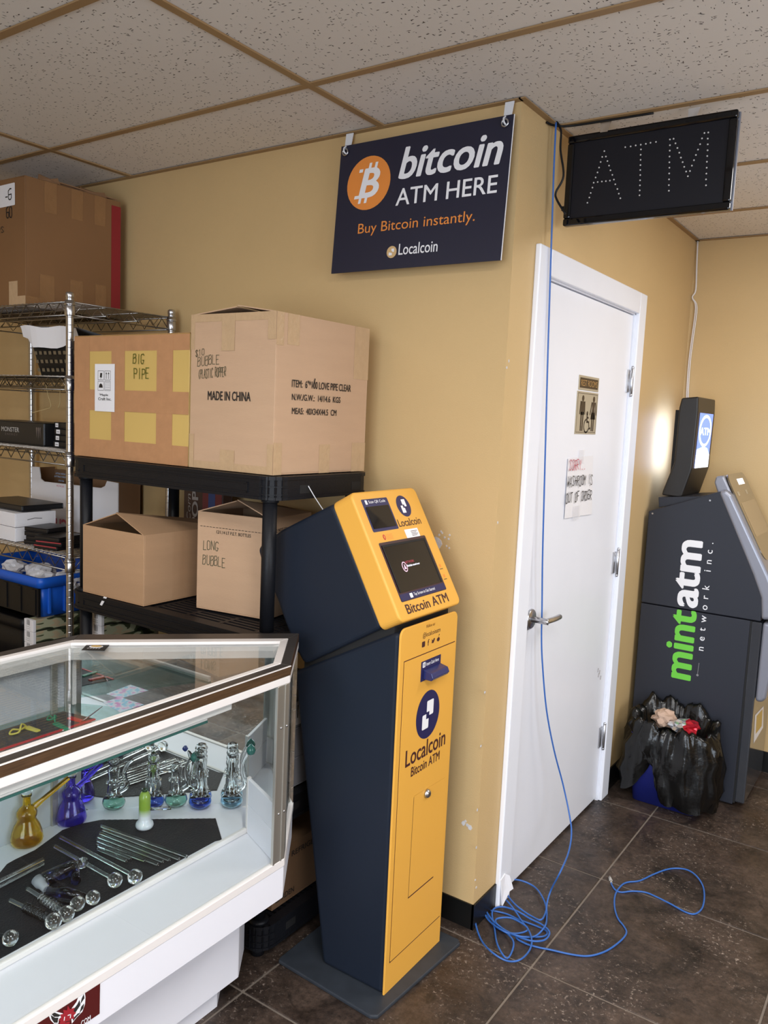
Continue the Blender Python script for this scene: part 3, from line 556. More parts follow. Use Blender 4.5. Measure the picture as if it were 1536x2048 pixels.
P.rect(cx-0.010, cx+0.006, cy-0.012, cy+0.008, 1, 3); P.rect(cx+0.004, cx+0.028, cy-0.012, cy-0.004, 1, 3)
P = nxt(P, 'emblem', ks)
P.text('Localcoin', -0.386, -0.170, 0.659, 0.708, 0, 1, bold=0.022); P.text('Bitcoin ATM', -0.354, -0.199, 0.622, 0.650, 0, 1, bold=0.022)
P.text('Follow us', -0.306, -0.262, 1.039, 1.047, 3, 1); P.build('lettering', ks)
P = Print((-0.042, 0, 0), (0, 1, 0), (0, 0, 1), [M_MAROON, mat('seam_faint', (0.62, 0.30, 0.04), 0.5)])
P.text('@localcoinatm', -0.323, -0.229, 1.008, 1.026, 0, 1); P.text('Follow us', -0.306, -0.262, 1.037, 1.045, 0, 1)
for i, u in enumerate((-0.318, -0.292, -0.266, -0.238)):
    z = 0.993
    if i == 0: P.rrect(u-0.008, u+0.008, z-0.008, z+0.008, 0.003, 0, 1); 
    if i == 1: P.text('f', u-0.004, u+0.004, z-0.009, z+0.009, 0, 1, bold=0.02)
    if i == 2: P.poly([(u-0.009, z-0.006), (u+0.002, z-0.007), (u+0.007, z), (u+0.009, z+0.006), (u+0.003, z+0.006), (u-0.002, z+0.001), (u-0.008, z+0.006), (u-0.007, z-0.001)])
    if i == 3: P.disc(u, z-0.002, 0.008, 0.006); P.line([(u, z+0.003), (u+0.002, z+0.010)], 0.001); P.disc(u+0.004, z+0.011, 0.002)
P.build('lettering', ks)
# cash slot
cs_ = MB().box(-0.0400, -0.0385, -0.328, -0.224, 0.888, 0.945); cso = mesh_obj('cash_slot', cs_, M_INDIGO, ks)
mesh_obj('slot_mouth', MB().prism([(-0.0388, 0.893), (-0.012, 0.893), (-0.006, 0.902), (-0.012, 0.915), (-0.0388, 0.921)], 1, -0.316, -0.226), mat('slot_indigo', (0.02, 0.028, 0.12), 0.22), cso, 0.002)
P = Print((-0.0385, 0, 0), (0, 1, 0), (0, 0, 1), [M_PWHITE, M_INDIGO]); P.rrect(-0.322, -0.308, 0.927, 0.942, 0.002); P.text('B', -0.318, -0.312, 0.930, 0.939, 1, 2); P.text('Insert Cash Here', -0.303, -0.236, 0.929, 0.939, 0, 1, bold=0.02); P.build('lettering', cso)
lk = MB().lathe([(0.0135, 0), (0.0135, 0.004), (0.010, 0.009), (0.0075, 0.011), (0.0001, 0.011)], (-0.0398, -0.262, 0.541), 20, (1, 0, 0)); mesh_obj('lock', lk, M_CHROME, ks)
# head
hp = [sd(765, 1256), sd(666, 1006), sd(560, 1060), sd(521, 1088), sd(513, 1098), sd(521, 1128), sd(553, 1205), sd(584, 1290), sd(606, 1330)]
hd_ = mesh_obj('head_shell', MB().prism(hp, 1, KY0+0.001, KY1-0.001), M_NAVY, ks, 0.014, 4)
FO = Vector((-0.04, 0, 1.085)); FE = Vector((-0.49, 0, 0.872)).normalized(); FN = Vector((0, 1, 0)).cross(FE)
def rr(u0, u1, v0, v1, r, n=6):
    out = []
    for cx, cy, a in ((u1-r, v0+r, -90), (u1-r, v1-r, 0), (u0+r, v1-r, 90), (u0+r, v0+r, 180)):
        for k in range(n+1): an = math.radians(a+k*90/n); out.append((cx+r*math.cos(an), cy+r*math.sin(an)))
    return out
FV0, FV1 = -0.008, 0.367
def rim_mesh(d, hole=None):
    pts = rr(KY0, KY1, FV0, FV1, 0.020); m_ = MB(); m_.slab([FO+Vector((0, a, 0))+FE*b for a, b in pts], FN, d); return m_
fc = rim_mesh(0.072); mesh_obj('face_cap', fc, M_YEL, ks, 0.006, 3)
P = Print(FO, (0, 1, 0), FE, [M_INDIGO, M_PWHITE, M_MAROON, M_RED, mat('bezel_brown', (0.05, 0.02, 0.025), 0.4), M_ORANGE])
P.rrect(-0.4125, -0.2875, 0.246, 0.343, 0.004, 0, 1); P.rrect(-0.398, -0.388, 0.327, 0.340, 0.0015, 1, 2); P.text('Scan QR Code', -0.382, -0.302, 0.328, 0.338, 1, 2, bold=0.01)
P.rrect(-0.410, -0.172, 0.043, 0.214, 0.005, 4, 1); P.rect(-0.408, -0.174, 0.045, 0.064, 0, 2); P.rrect(-0.362, -0.348, 0.048, 0.061, 0.0015, 1, 3); P.text('Tap Screen to Get Started', -0.342, -0.232, 0.049, 0.060, 1, 3, bold=0.01)
P.disc(-0.220, 0.311, 0.0335, 0.0335, 0, 1)
cx, cy = -0.220, 0.311
for (a0, a1, b0, b1) in ((-0.004, 0.015, -0.002, 0.021), (-0.016, 0.002, -0.021, 0.002)): P.rrect(cx+a0, cx+a1, cy+b0, cy+b1, 0.002, 1, 2)
P.rect(cx-0.005, cx+0.003, cy-0.006, cy+0.004, 0, 3); P.rect(cx+0.002, cx+0.016, cy-0.006, cy-0.002, 0, 3)
P = nxt(P, 'face_graphics', ks)
P.text('Localcoin', -0.281, -0.163, 0.250, 0.273, 2, 1, bold=0.012); P.text('Bitcoin ATM', -0.402, -0.183, 0.008, 0.035, 2, 1, bold=0.028)
P.rrect(-0.266, -0.196, 0.214, 0.240, 0.002, 1, 1)
for i in range(4): P.rect(-0.236, -0.203-0.006*(i % 2), 0.232-i*0.0045, 0.2335-i*0.0045, 4, 2)
P.disc(-0.372, 0.228, 0.006, 0.008, 3, 1); P.disc(-0.372, 0.228, 0.003, 0.005, 5, 2)
for i in range(5): P.rect(-0.362, -0.330-0.004*(i % 2), 0.234-i*0.0035, 0.2352-i*0.0035, 5, 1)
for v in (0.110, 0.078): P.rrect(-0.161, -0.152, v, v+0.010, 0.002, 5, 1); P.rect(-0.165, -0.148, v-0.006, v-0.004, 4, 1)
P.build('lettering', ks)
scn = MB().slab([FO+Vector((0, a, 0))+FE*b+FN*0.0016 for a, b in rr(-0.405, -0.295, 0.255, 0.320, 0.003)], FN, 0.001); mesh_obj('scanner_window', scn, M_SCREEN, ks)
scr = MB().slab([FO+Vector((0, a, 0))+FE*b+FN*0.0020 for a, b in rr(-0.402, -0.182, 0.068, 0.206, 0.002)], FN, 0.001); so_ = mesh_obj('touch_screen', scr, M_SCREEN, ks)
P = Print(FO+FN*0.0020, (0, 1, 0), FE, [mat('screen_logo_pink', (0.6, 0.4, 0.5), 0.5, emit=(0.8, 0.5, 0.65), estr=0.5), mat('screen_red', (0.4, 0.05, 0.08), 0.5, emit=(0.5, 0.05, 0.1), estr=0.3), mat('screen_white', (0.8, 0.8, 0.85), 0.5, emit=(0.8, 0.85, 1), estr=0.5), M_SCREEN], 0.0003)
P.disc(-0.335, 0.135, 0.012, 0.015, 0, 1); P.disc(-0.335, 0.135, 0.009, 0.012, 3, 2); P.poly([(-0.341, 0.128), (-0.329, 0.128), (-0.335, 0.144)], 0, 3); P.text('NETWORK', -0.325, -0.280, 0.143, 0.150, 1, 1); P.text('Blockchain network error', -0.322, -0.258, 0.133, 0.139, 2, 1, bold=0.02); P.build('lettering', so_)
mesh_obj('screen_frame', MB().slab([FO+Vector((0, a, 0))+FE*b+FN*0.003 for a, b in ((-0.402, 0.200), (-0.182, 0.200), (-0.182, 0.206), (-0.402, 0.206))], FN, 0.002).slab([FO+Vector((0, a, 0))+FE*b+FN*0.003 for a, b in ((-0.188, 0.068), (-0.182, 0.068), (-0.182, 0.2), (-0.188, 0.2))], FN, 0.002).slab([FO+Vector((0, a, 0))+FE*b+FN*0.003 for a, b in ((-0.402, 0.068), (-0.397, 0.068), (-0.397, 0.2), (-0.402, 0.2))], FN, 0.002), M_BLKM, ks)
# ------------------------------------------------------------------ charcoal bank machine in the far corner
AY, AYB = 1.47, 1.90
at = thing('cash_machine', 'charcoal cash machine with green and white lettering in the far corner', 'atm', (0.27, 1.68, 0))
ap = lambda u, v, y=AY: (lambda p: (p.x, p.z))(on(u, v, 1, y))
up = [(0.022, 0.828), (0.022, ap(1294, 1022)[1]), ap(1440, 983), ap(1515, 1158), (0.521, 0.93), (0.524, 0.828)]
mesh_obj('upper_cabinet', MB().prism(up, 1, AY, AYB), M_CABD, at, 0.004)
mesh_obj('safe_cabinet', MB().box(0.022, 0.484, AY, AYB, 0.008, 0.824), M_CABD, at, 0.003)
mesh_obj('foot', MB().box(0.03, 0.47, AY+0.02, AYB-0.02, 0.0, 0.012), M_BLKM, at)
mesh_obj('safe_door', MB().box(0.489, 0.530, AY+0.004, AYB-0.01, 0.02, 0.823), mat('atm_door_gloss', (0.035, 0.038, 0.046), 0.14, coat=0.6), at, 0.006, 2)
mesh_obj('door_gap', MB().box(0.480, 0.492, AY+0.004, AYB-0.02, 0.015, 0.824), M_BLKM, at)
P = Print((0, AY, 0), (1, 0, 0), (0, 0, 1), [M_GREEN, M_PWHITE, M_STEEL]); BX = 0.268
gx = on(1333, 1287, 1, AY).x; wx_ = on(1351, 1158, 1, AY).x
P.text('mint', gx, BX, 0.511, 0.826, 0, 1, bold=0.045, rot=90); P = nxt(P, 'lettering', at); P.text('atm', wx_, BX, 0.838, 1.137, 1, 1, bold=0.045, rot=90)
z0 = on(1411, 1303, 1, AY).z; z1_ = on(1430, 1086, 1, AY).z
P = nxt(P, 'lettering', at)
P.text('network inc.', 0.262+0.018, 0.309, z0, z1_, 1, 1, rot=90, spacing=2.1, bold=0.008)
P = nxt(P, 'lettering', at); P.line([(0.295, 0.60), (0.293, 0.55)], 0.002, 2); P.disc(0.293, 0.545, 0.005, mi=2)
for q in ((1305, 1027), (1420, 1001)):
    p = on(*q, 1, AY); P.disc(p.x, p.z, 0.004, mi=2)
P.build('lettering', at)
# silver surround following the slanted front
q = [ap(1437, 984), ap(1450, 978), ap(1464, 990), ap(1500, 1068), ap(1538, 1150), ap(1552, 1188), ap(1553, 1240), ap(1522, 1240), ap(1521, 1196), ap(1505, 1150)]
mesh_obj('front_surround', MB().prism(q, 1, AY-0.004, AYB+0.004), M_SILVER, at, 0.014, 4)
q = [ap(1505, 1243), ap(1553, 1243), ap(1553, 1330), ap(1532, 1395), ap(1507, 1398), ap(1505, 1385)]
q = [(0.531, 0.826), (0.585, 0.826), (0.585, 0.62), (0.572, 0.50), (0.560, 0.480), (0.531, 0.480)]
mesh_obj('lower_surround', MB().prism(q, 1, AY+0.006, AYB-0.006), M_SILVER, at, 0.014, 4)
DY = AY+0.03; dp = lambda u, v: (lambda p: (p.x, p.z))(on(u, v, 1, DY))
q = [dp(1447, 951), dp(1527, 1125), dp(1510, 1130), dp(1440, 1000), dp(1428, 965), dp(1432, 953)]
mesh_obj('display_surround', MB().prism(q, 1, DY, AYB-0.03), M_SILVER, at, 0.008, 3)
A_, B_ = Vector((dp(1449, 950)[0], DY, dp(1449, 950)[1])), Vector((dp(1527, 1124)[0], DY, dp(1527, 1124)[1]))
ev = (A_-B_).normalized(); en = Vector((0, 1, 0)).cross(ev); L_ = (A_-B_).length; WD = AYB-0.03-DY
M_BRZ = mat('display_bronze_gloss', (0.10, 0.075, 0.045), 0.08, coat=1.0)
dsp = MB().slab([B_+Vector((0, 1, 0))*a+ev*b+en*0.007 for a, b in rr(0.004, WD-0.004, 0.0, L_, 0.05)], en, 0.008); do = mesh_obj('display_glass', dsp, M_BRZ, at, 0.002, 2)
P = Print(B_+en*0.007, (0, 1, 0), ev, [mat('dull_screen', (0.30, 0.23, 0.14), 0.25, coat=0.6), mat('painted_glass_reflection', (0.8, 0.8, 0.8), 0.4, emit=(0.95, 0.97, 1.0), estr=0.9), M_BRASS])  # small glowing white patch: a light's reflection painted onto the display glass
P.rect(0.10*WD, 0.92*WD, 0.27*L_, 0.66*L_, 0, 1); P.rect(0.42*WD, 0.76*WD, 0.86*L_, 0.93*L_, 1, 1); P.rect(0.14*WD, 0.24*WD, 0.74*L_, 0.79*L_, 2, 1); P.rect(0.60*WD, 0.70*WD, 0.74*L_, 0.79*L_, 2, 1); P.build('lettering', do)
kp = MB()
for i in range(4):
    for j in range(3): kp.box(0.575, 0.590, AY+0.12+j*0.04, AY+0.15+j*0.04, 0.86+i*0.03, 0.882+i*0.03)
mesh_obj('keypad', kp, M_CHROME, at, 0.002, 1)['kind'] = 'stuff'
P = Print((0.5302, 0, 0), (0, 1, 0), (0, 0, 1), [mat('yellow_sticker', (0.55, 0.38, 0.10), 0.4), M_PAPER, M_INK])
def sv(u, v): p = on(u, v, 0, 0.5302); return (p.y, p.z)
P.poly([sv(1507, 1487), sv(1510, 1430), sv(1527, 1412), sv(1526, 1455)], 1, 1); P.poly([sv(1511, 1468), sv(1513, 1432), sv(1525, 1418), sv(1523, 1452)], 0, 2); P.build('sticker', at)
# lit topper
TY = AY+0.03
tp = lambda u, v: (lambda p: (p.x, p.z))(on(u, v, 1, TY))
base = MB().prism([(0.060, on(1318, 1010, 1, TY).z-0.01), tp(1318, 994), tp(1425, 992), (tp(1425, 992)[0], 1.325)], 1, TY-0.01, AYB-0.05); tb = mesh_obj('topper_plinth', base, M_CABD, at, 0.002)
hs = MB().prism([tp(1363, 796), tp(1397, 793), tp(1396, 825), tp(1384, 937), tp(1364, 992), (tp(1364, 992)[0]-0.01, tp(1324, 992)[1]), tp(1323, 990), tp(1325, 982), tp(1348, 925), tp(1358, 815)], 1, TY, AYB-0.085)
tph = mesh_obj('topper', hs, mat('topper_black', (0.014, 0.012, 0.011), 0.36), at, 0.008, 3)
TX = on(1391, 868, 1, TY+0.04).x; p0 = on(1400, 820, 1, TY+0.035); p1 = on(1389, 940, 1, TY+0.035)
fa = Vector((p0.x, TY+0.035, p0.z)); fb = Vector((p1.x, TY+0.035, p1.z))
ta, tbv = Vector((tp(1396, 825)[0], 0, tp(1396, 825)[1])), Vector((tp(1384, 937)[0], 0, tp(1384, 937)[1]))
tv = (ta-tbv).normalized(); tn = Vector((0, 1, 0)).cross(tv); o_ = tbv+Vector((0, TY+0.035, 0))+tn*0.001
P = Print(o_, (0, 1, 0), tv, [mat('topper_lit_blue', (0.1, 0.2, 0.6), 0.4, emit=(0.25, 0.36, 0.95), estr=0.85), mat('topper_lit_white', (0.9, 0.9, 0.9), 0.4, emit=(0.85, 0.92, 1.0), estr=1.3), mat('topper_lit_pale', (0.6, 0.7, 0.9), 0.4, emit=(0.45, 0.58, 1.0), estr=1.0)])
TW, TH = AYB-0.085-TY-0.07, (ta-tbv).length
P.rect(0, TW, 0.0, TH, 0, 1); P.rect(0, TW, 0, TH*0.24, 1, 2); P.poly([(0, TH*.24), (TW, TH*.24), (TW*.8, TH*.36), (TW*.5, TH*.40), (0, TH*.34)], 2, 2)
for R_, mi, L in ((0.98, 1, 3), (0.80, 0, 4)): P.disc(TW*.5, TH*.68, TW*.46*R_, TH*.30*R_, mi, L)
P.text('ATM', TW*.12, TW*.90, TH*.60, TH*.74, 1, 5, bold=0.03); P.build('topper_screen', tph)
# the topper is double sided: its rear lamp washes the wall behind it
P = Print((tp(1350, 880)[0]-0.022, AYB-0.10, 1.42), (0, -1, 0), (0, 0, 1), [mat('topper_rear_lamp', (0.8, 0.85, 1), 0.4, emit=(0.45, 0.60, 1.0), estr=6.5)]); P.rect(0.02, 0.24, 0.0, 0.26, 0, 1); mesh_obj('rear_housing', MB().box(tp(1350, 880)[0]-0.020, tp(1350, 880)[0]+0.03, AYB-0.355, AYB-0.095, 1.41, 1.70), M_BLK, tph); P.build('rear_lamp', tph)
# ------------------------------------------------------------------ bin, bag and rubbish
BCX, BCY = 0.245, 1.335
def rrect3(cx, cy, hx, hy, r, z, n=5):
    out = []
    for sx, sy, a in ((1, -1, -90), (1, 1, 0), (-1, 1, 90), (-1, -1, 180)):
        for k in range(n): an = math.radians(a+k*90/(n-1)); out.append(Vector((cx+sx*(hx-r)+r*math.cos(an), cy+sy*(hy-r)+r*math.sin(an), z)))
    return out
def loft(rings, mb, mi=0, cap0=True, smooth=True):
    n = len(rings[0]); vs = [p for r_ in rings for p in r_]; fs = []
    for i in range(len(rings)-1):
        for k in range(n): fs.append((i*n+k, i*n+(k+1) % n, (i+1)*n+(k+1) % n, (i+1)*n+k))
    mb.add(vs, fs, mi, smooth)
    if cap0: mb.f.append([len(mb.v)-len(vs)+k for k in range(n)][::-1]); mb.m.append(mi); mb.sm.append(False)
    return mb
bn = MB(); loft([rrect3(BCX, BCY, 0.135, 0.085, 0.03, 0.002), rrect3(BCX, BCY, 0.160, 0.105, 0.035, 0.33), rrect3(BCX, BCY, 0.155, 0.100, 0.03, 0.33), rrect3(BCX, BCY, 0.130, 0.080, 0.025, 0.01)], bn)
bo = thing('waste_bin', 'blue plastic waste bin under a black bag beside the charcoal machine', 'bin', (BCX, BCY, 0)); mesh_obj('bucket', bn, mat('blue_bin_plastic', (0.012, 0.018, 0.16), 0.45), bo)
M_BAG = mat('black_bag_film', (0.004, 0.004, 0.004), 0.24, bump=1.0, bscale=22, spec=0.55)
bg = MB(); N = 128; rows = []
def wr(p, s, k=0): return MN.noise(Vector(p)*s+Vector((k*7.3, 0, k)))
prof = [(0.40, 0.16), (0.60, 0.22), (0.72, 0.29), (0.82, 0.350), (0.95, 0.362), (1.02, 0.345), (1.06, 0.30), (1.10, 0.25), (1.13, 0.19), (1.15, 0.13), (1.13, 0.08), (1.08, 0.030)]
for i, (s_, z) in enumerate(prof):
    row = []
    for k in range(N):
        a = 2*math.pi*k/N; ca, sa = math.cos(a), math.sin(a)
        e_ = 1/((abs(ca)/0.178)**3+(abs(sa)/0.118)**3)**(1/3)
        rr_ = e_*s_; tall = 0.05*max(0, sa)+0.035*max(0, -ca)*max(0, sa+0.3)
        zz = z+(tall+0.040*wr((ca*3, sa*3, i*0.12), 1.3)+0.018*wr((ca*7, sa*7, 2), 1.5) if 3 <= i <= 5 else 0)
        pl_ = abs(math.sin(a*13+3*math.sin(a*3)+i*0.35))+0.6*abs(math.sin(a*29+2*math.cos(a*5)-i*0.5))
        rr_ += (0.006*pl_ if i > 4 else 0.003*pl_)+0.032*wr((ca*2.6, sa*2.6, i*0.5), 1.6, 1)*(1 if i > 4 else 0.4)
        if i >= 8: # hem lifts at the front left and shows the bin
            lift = math.exp(-((a-math.radians(243))/0.30)**2); zz += lift*(0.045+0.04*(i-8)); rr_ -= lift*0.006*(i-7)
            zz += 0.012*math.sin(a*9)*(i-7)/5
        row.append(Vector((BCX+rr_*ca, min(BCY+rr_*sa, AY-0.006), max(zz, 0.004))))
    rows.append(row)
loft(rows, bg, 0, True)
gb = thing('garbage_bag', 'wrinkled black garbage bag lining the bin beside the white door frame', 'bag', (BCX, BCY, 0)); mesh_obj('film', bg, M_BAG, gb)
fl2 = MB()
c_ = on(1433, 1575, 1, AY-0.03)
fl2.slab([c_+Vector((-0.05, 0, 0.015)), c_+Vector((-0.01, 0, 0.042)), c_+Vector((0.025, 0, 0.025)), c_+Vector((0.032, 0, -0.008)), c_+Vector((0.006, 0, -0.028)), c_+Vector((-0.035, 0, -0.02))], (0, -1, 0), 0.004)
mesh_obj('loose_corner', fl2, M_BAG, gb, 0.002, 1)
def crumple(name, label, cat, c, r, m_, seed, flat=1.0, cols=None):
    t = thing(name, label, cat, (c[0], c[1], c[2]-r*flat)); g_ = MB(); bm = bmesh.new(); bmesh.ops.create_icosphere(bm, subdivisions=3, radius=r)
    rg = random.Random(seed); mats = [m_]+(cols or [])
    for v in bm.verts: v.co *= 1+0.45*MN.noise(v.co*(2.1/r)+Vector((seed, 0, 0))); v.co.z *= flat
    bm.verts.ensure_lookup_table(); g_.add([v.co+Vector(c) for v in bm.verts], [[v.index for v in f_.verts] for f_ in bm.faces])
    if cols:
        for i, f_ in enumerate(bm.faces): g_.m[i] = 1 if f_.calc_center_median().x > r*0.15 else 0
    bm.free(); mesh_obj('wad', g_, mats, t); return t
M_TISSUE = mat('brown_tissue', (0.52, 0.36, 0.27), 0.85, bump=0.5, bscale=60); M_FOIL = mat('foil_wrapper', (0.75, 0.76, 0.80), 0.18, 0.8, bump=0.5, bscale=50); M_FOILR = mat('red_foil', (0.55, 0.02, 0.04), 0.2, 0.5, bump=0.5, bscale=50)
crumple('crumpled_tissue', 'crumpled light brown paper tissue on top of the full bin', 'tissue', (0.205, 1.315, 0.372), 0.048, M_TISSUE, 3, 0.8)
crumple('snack_wrapper', 'shiny silver and red snack wrapper stuffed in the bin', 'wrapper', (0.300, 1.29, 0.365), 0.055, M_FOIL, 11, 0.6, [M_FOILR])
# ------------------------------------------------------------------ glass display case (mitred corner unit)
YE = -2.75
def isect(n1, c1, n2, c2):
    D = n1[0]*n2[1]-n1[1]*n2[0]; return ((c1*n2[1]-c2*n1[1])/D, (n1[0]*c2-n2[0]*c1)/D)
NT, NM = (0.802, 0.597), (-0.7071, 0.7071)
CT = NT[0]*-0.17+NT[1]*-0.727; CMI = NM[0]*0+NM[1]*-0.14
def outline(df, dt=None, dm=None, db=None, xf=-0.17):
    dt = df if dt is None else dt; dm = df if dm is None else dm; db = df if db is None else db
    F, T, Mi, B = ((1, 0), xf-df), (NT, CT-dt), (NM, CMI-dm), ((-1, 0), 0.76-db)
    A = isect(*F, *T); b = isect(*T, *Mi); c = isect(*Mi, *B); return [A, b, c, (-0.76+db, YE), (xf-df, YE)]
def ring(mb, o, i, z0, z1, mi=0, sides=(0, 1, 2, 3)):
    for k in sides:
        j = (k+1) % 5; a = [-1][0]
        idx = {0: (0, 1), 1: (1, 2), 2: (2, 3), 3: (4, 0)}[k]
        p, q = idx; mb.prism([o[p], o[q], i[q], i[p]], 2, z0, z1, mi)
    return mb
dc = thing('display_case', 'white and woodgrain glass display counter with a mitred corner in the foreground', 'display case', (-0.45, -1.6, 0))
o0 = outline(0); w0 = outline(0.027, 0.024, 0.056, 0.036); w1 = outline(0.043, 0.043, 0.085, 0.055)
mesh_obj('top_border', ring(MB(), o0, w0, 0.976, 1.0), M_DKTRIM, dc, 0.0015, 1)
mesh_obj('top_rim', ring(MB(), w0, w1, 0.955, 1.0012), M_CREAM, dc, 0.0012, 1)
mesh_obj('front_fascia', MB().box(-0.1698, -0.1685, YE, -0.7265, 0.977, 0.9985).prism([(-0.1685, -0.727), (-0.346, -0.4885), (-0.3472, -0.4894), (-0.1698, -0.728)], 2, 0.977, 0.9985), M_WOODG, dc)
mesh_obj('fascia_edge', MB().box(-0.1702, -0.1672, YE, -0.7265, 0.9985, 1.0006), M_CREAM, dc)
o1 = outline(0.002); i1 = outline(0.016)
mesh_obj('upper_band', ring(MB(), outline(-0.001), i1, 0.957, 0.976), M_CREAM, dc, 0.002, 2)
mesh_obj('top_glass', MB().prism(w1, 2, 0.988, 0.994), M_GLASS, dc)
# sides
g_o, g_i = outline(0.006), outline(0.010)
mesh_obj('front_glass', MB().box(-0.180, -0.176, YE, -0.745, 0.502, 0.957), M_GLASS, dc)
def along(p, q, t, off=(0, 0)): return (p[0]+(q[0]-p[0])*t+off[0], p[1]+(q[1]-p[1])*t+off[1])
A, Bp = g_o[0], g_o[1]; A2, B2 = g_i[0], g_i[1]
mesh_obj('end_glass', MB().prism([along(A, Bp, .15), along(A, Bp, .93), along(A2, B2, .93), along(A2, B2, .15)], 2, 0.502, 0.957), M_GLASS, dc)
po = MB(); a0, a1, a2 = outline(0.0), outline(0.006), outline(0.013)
for (oo, ii) in ((a0, a1),):
    po.prism([oo[0], (oo[0][0], oo[0][1]-0.040), (ii[0][0], oo[0][1]-0.040), ii[0]], 2, 0.502, 0.957)
    po.prism([oo[0], along(oo[0], oo[1], 0.13), along(ii[0], ii[1], 0.13), ii[0]], 2, 0.502, 0.957)
po.box(-0.1765, -0.168, o0[0][1]-0.044, o0[0][1]-0.038, 0.502, 0.957); po.box(-0.1725, -0.168, o0[0][1]-0.016, o0[0][1]-0.012, 0.502, 0.957)
post = mesh_obj('corner_post', po, M_ALU, dc, 0.0008, 1)
for z in (0.85, 0.63):
    for dy in (-0.006, -0.026): mesh_obj('rivet', MB().lathe([(0.0034, 0), (0.0028, 0.0014), (0.0001, 0.0022)], (-0.1698, o0[0][1]+dy, z), 10, (1, 0, 0)), M_CHROME, dc)
pz = MB(); pz.prism([o0[2], along(o0[2], o0[3], 0.02), (-0.748, o0[2][1]-0.03), (-0.748, o0[2][1]-0.004)], 2, 0.5, 0.957); mesh_obj('rear_post', pz, M_ALU, dc)
m0, m1 = outline(0, 0, 0.006), outline(0, 0, 0.011)
mesh_obj('mirror', MB().prism([m0[1], m0[2], m1[2], m1[1]], 2, 0.5, 0.955), M_MIRROR, dc)
mesh_obj('back_panel', MB().box(-0.742, -0.736, YE, o0[2][1]-0.03, 0.5, 0.955), mat('grey_white_panel', (0.50, 0.52, 0.56), 0.45), dc)
for y in (-0.995, -0.955): mesh_obj('shelf_standard', MB().box(-0.736, -0.728, y-0.009, y+0.009, 0.5, 0.955), M_ALU, dc, 0.001, 1)
mesh_obj('clear_divider_edge', MB().box(-0.728, -0.724, -0.945, -0.935, 0.826, 0.955), M_CREAM, dc)
# base of the glass part
fo = outline(0.0); mesh_obj('case_floor', MB().prism(outline(0.004, 0.004, 0.006, 0.01), 2, 0.484, 0.500), M_LAM, dc)
mesh_obj('lower_band', ring(MB(), outline(-0.0012), outline(0.014), 0.483, 0.503), M_CREAM, dc, 0.0015, 2)
dk = [(-0.342, YE), (-0.342, -0.706), (-0.452, -0.600), m1[2], (-0.736, YE)]; dk = [(-0.342, YE), (-0.342, -0.70), isect((0.38, 0.92), 0.38*-0.342+0.92*-0.70, NM, CMI-0.012), (m1[2][0]+0.001, m1[2][1]-0.002), (-0.735, YE)]
dk = [(-0.342, YE), (-0.342, -0.700), (-0.445, -0.594), (-0.735, -0.886), (-0.735, YE)]
mesh_obj('deck', MB().prism(dk, 2, 0.5, 0.512), M_LAM, dc)
mesh_obj('deck_trim', MB().box(-0.342, -0.330, YE, -0.694, 0.5005, 0.515), M_CREAM, dc, 0.003, 2)
e0, e1 = Vector((-0.334, -0.692, 0)), Vector((-0.190, -0.752, 0))
pv = MB()
for z0, z1 in ((0.5005, 0.580), (0.581, 0.650)):
    pv.prism([(e0.x, e0.y), (e1.x, e1.y), (e1.x+0.004, e1.y+0.009), (e0.x+0.004, e0.y+0.009)], 2, z0, z1)
mesh_obj('end_board', pv, M_LAM, dc, 0.001, 1)
mesh_obj('end_board_edge', MB().prism([(e0.x-0.004, e0.y), (e0.x+0.004, e0.y-0.003), (e0.x+0.004, e0.y+0.01), (e0.x-0.004, e0.y+0.012)], 2, 0.501, 0.652), M_CREAM, dc)
mesh_obj('corner_gusset', MB().prism([(-0.184, -0.757), (-0.172, -0.765), (-0.172, -0.727), (-0.184, -0.718)], 2, 0.503, 0.585), M_CREAM, dc, 0.002, 1)
mesh_obj('apron', ring(MB(), outline(0.001), outline(0.018), 0.396, 0.483), M_LAM, dc, 0.002, 1)
cabo = [(-0.33, YE), (-0.33, -0.713), (-0.40, -0.62), (-0.74, -0.96), (-0.74, YE)]
mesh_obj('cabinet', MB().prism(cabo, 2, 0.098, 0.484), M_LAM, dc, 0.002, 1)
mesh_obj('kick', MB().prism([(-0.385, YE), (-0.385, -0.735), (-0.44, -0.665), (-0.70, -0.93), (-0.70, YE)], 2, 0.0005, 0.098), M_LAM, dc, 0.001, 1)
# glass shelf with its white front rail, and the strip light under the top rim
mesh_obj('glass_shelf', MB().prism([(-0.735, YE), (-0.412, YE), (-0.412, -0.775), (-0.735, -0.930)], 2, 0.819, 0.825), thin_glass('shelf_glass', (0.80, 0.92, 0.89)), dc)
mesh_obj('shelf_rail', MB().box(-0.412, -0.400, YE, -0.775, 0.8165, 0.832), M_CREAM, dc, 0.002, 1)
mesh_obj('shelf_edge', MB().box(-0.4125, -0.4005, YE, -0.775, 0.8105, 0.8163), mat('green_glass_edge', (0.05, 0.16, 0.14), 0.15), dc)
mesh_obj('light_housing', MB().box(-0.214, -0.186, YE, -0.905, 0.935, 0.956), M_CREAM, dc, 0.002, 1)
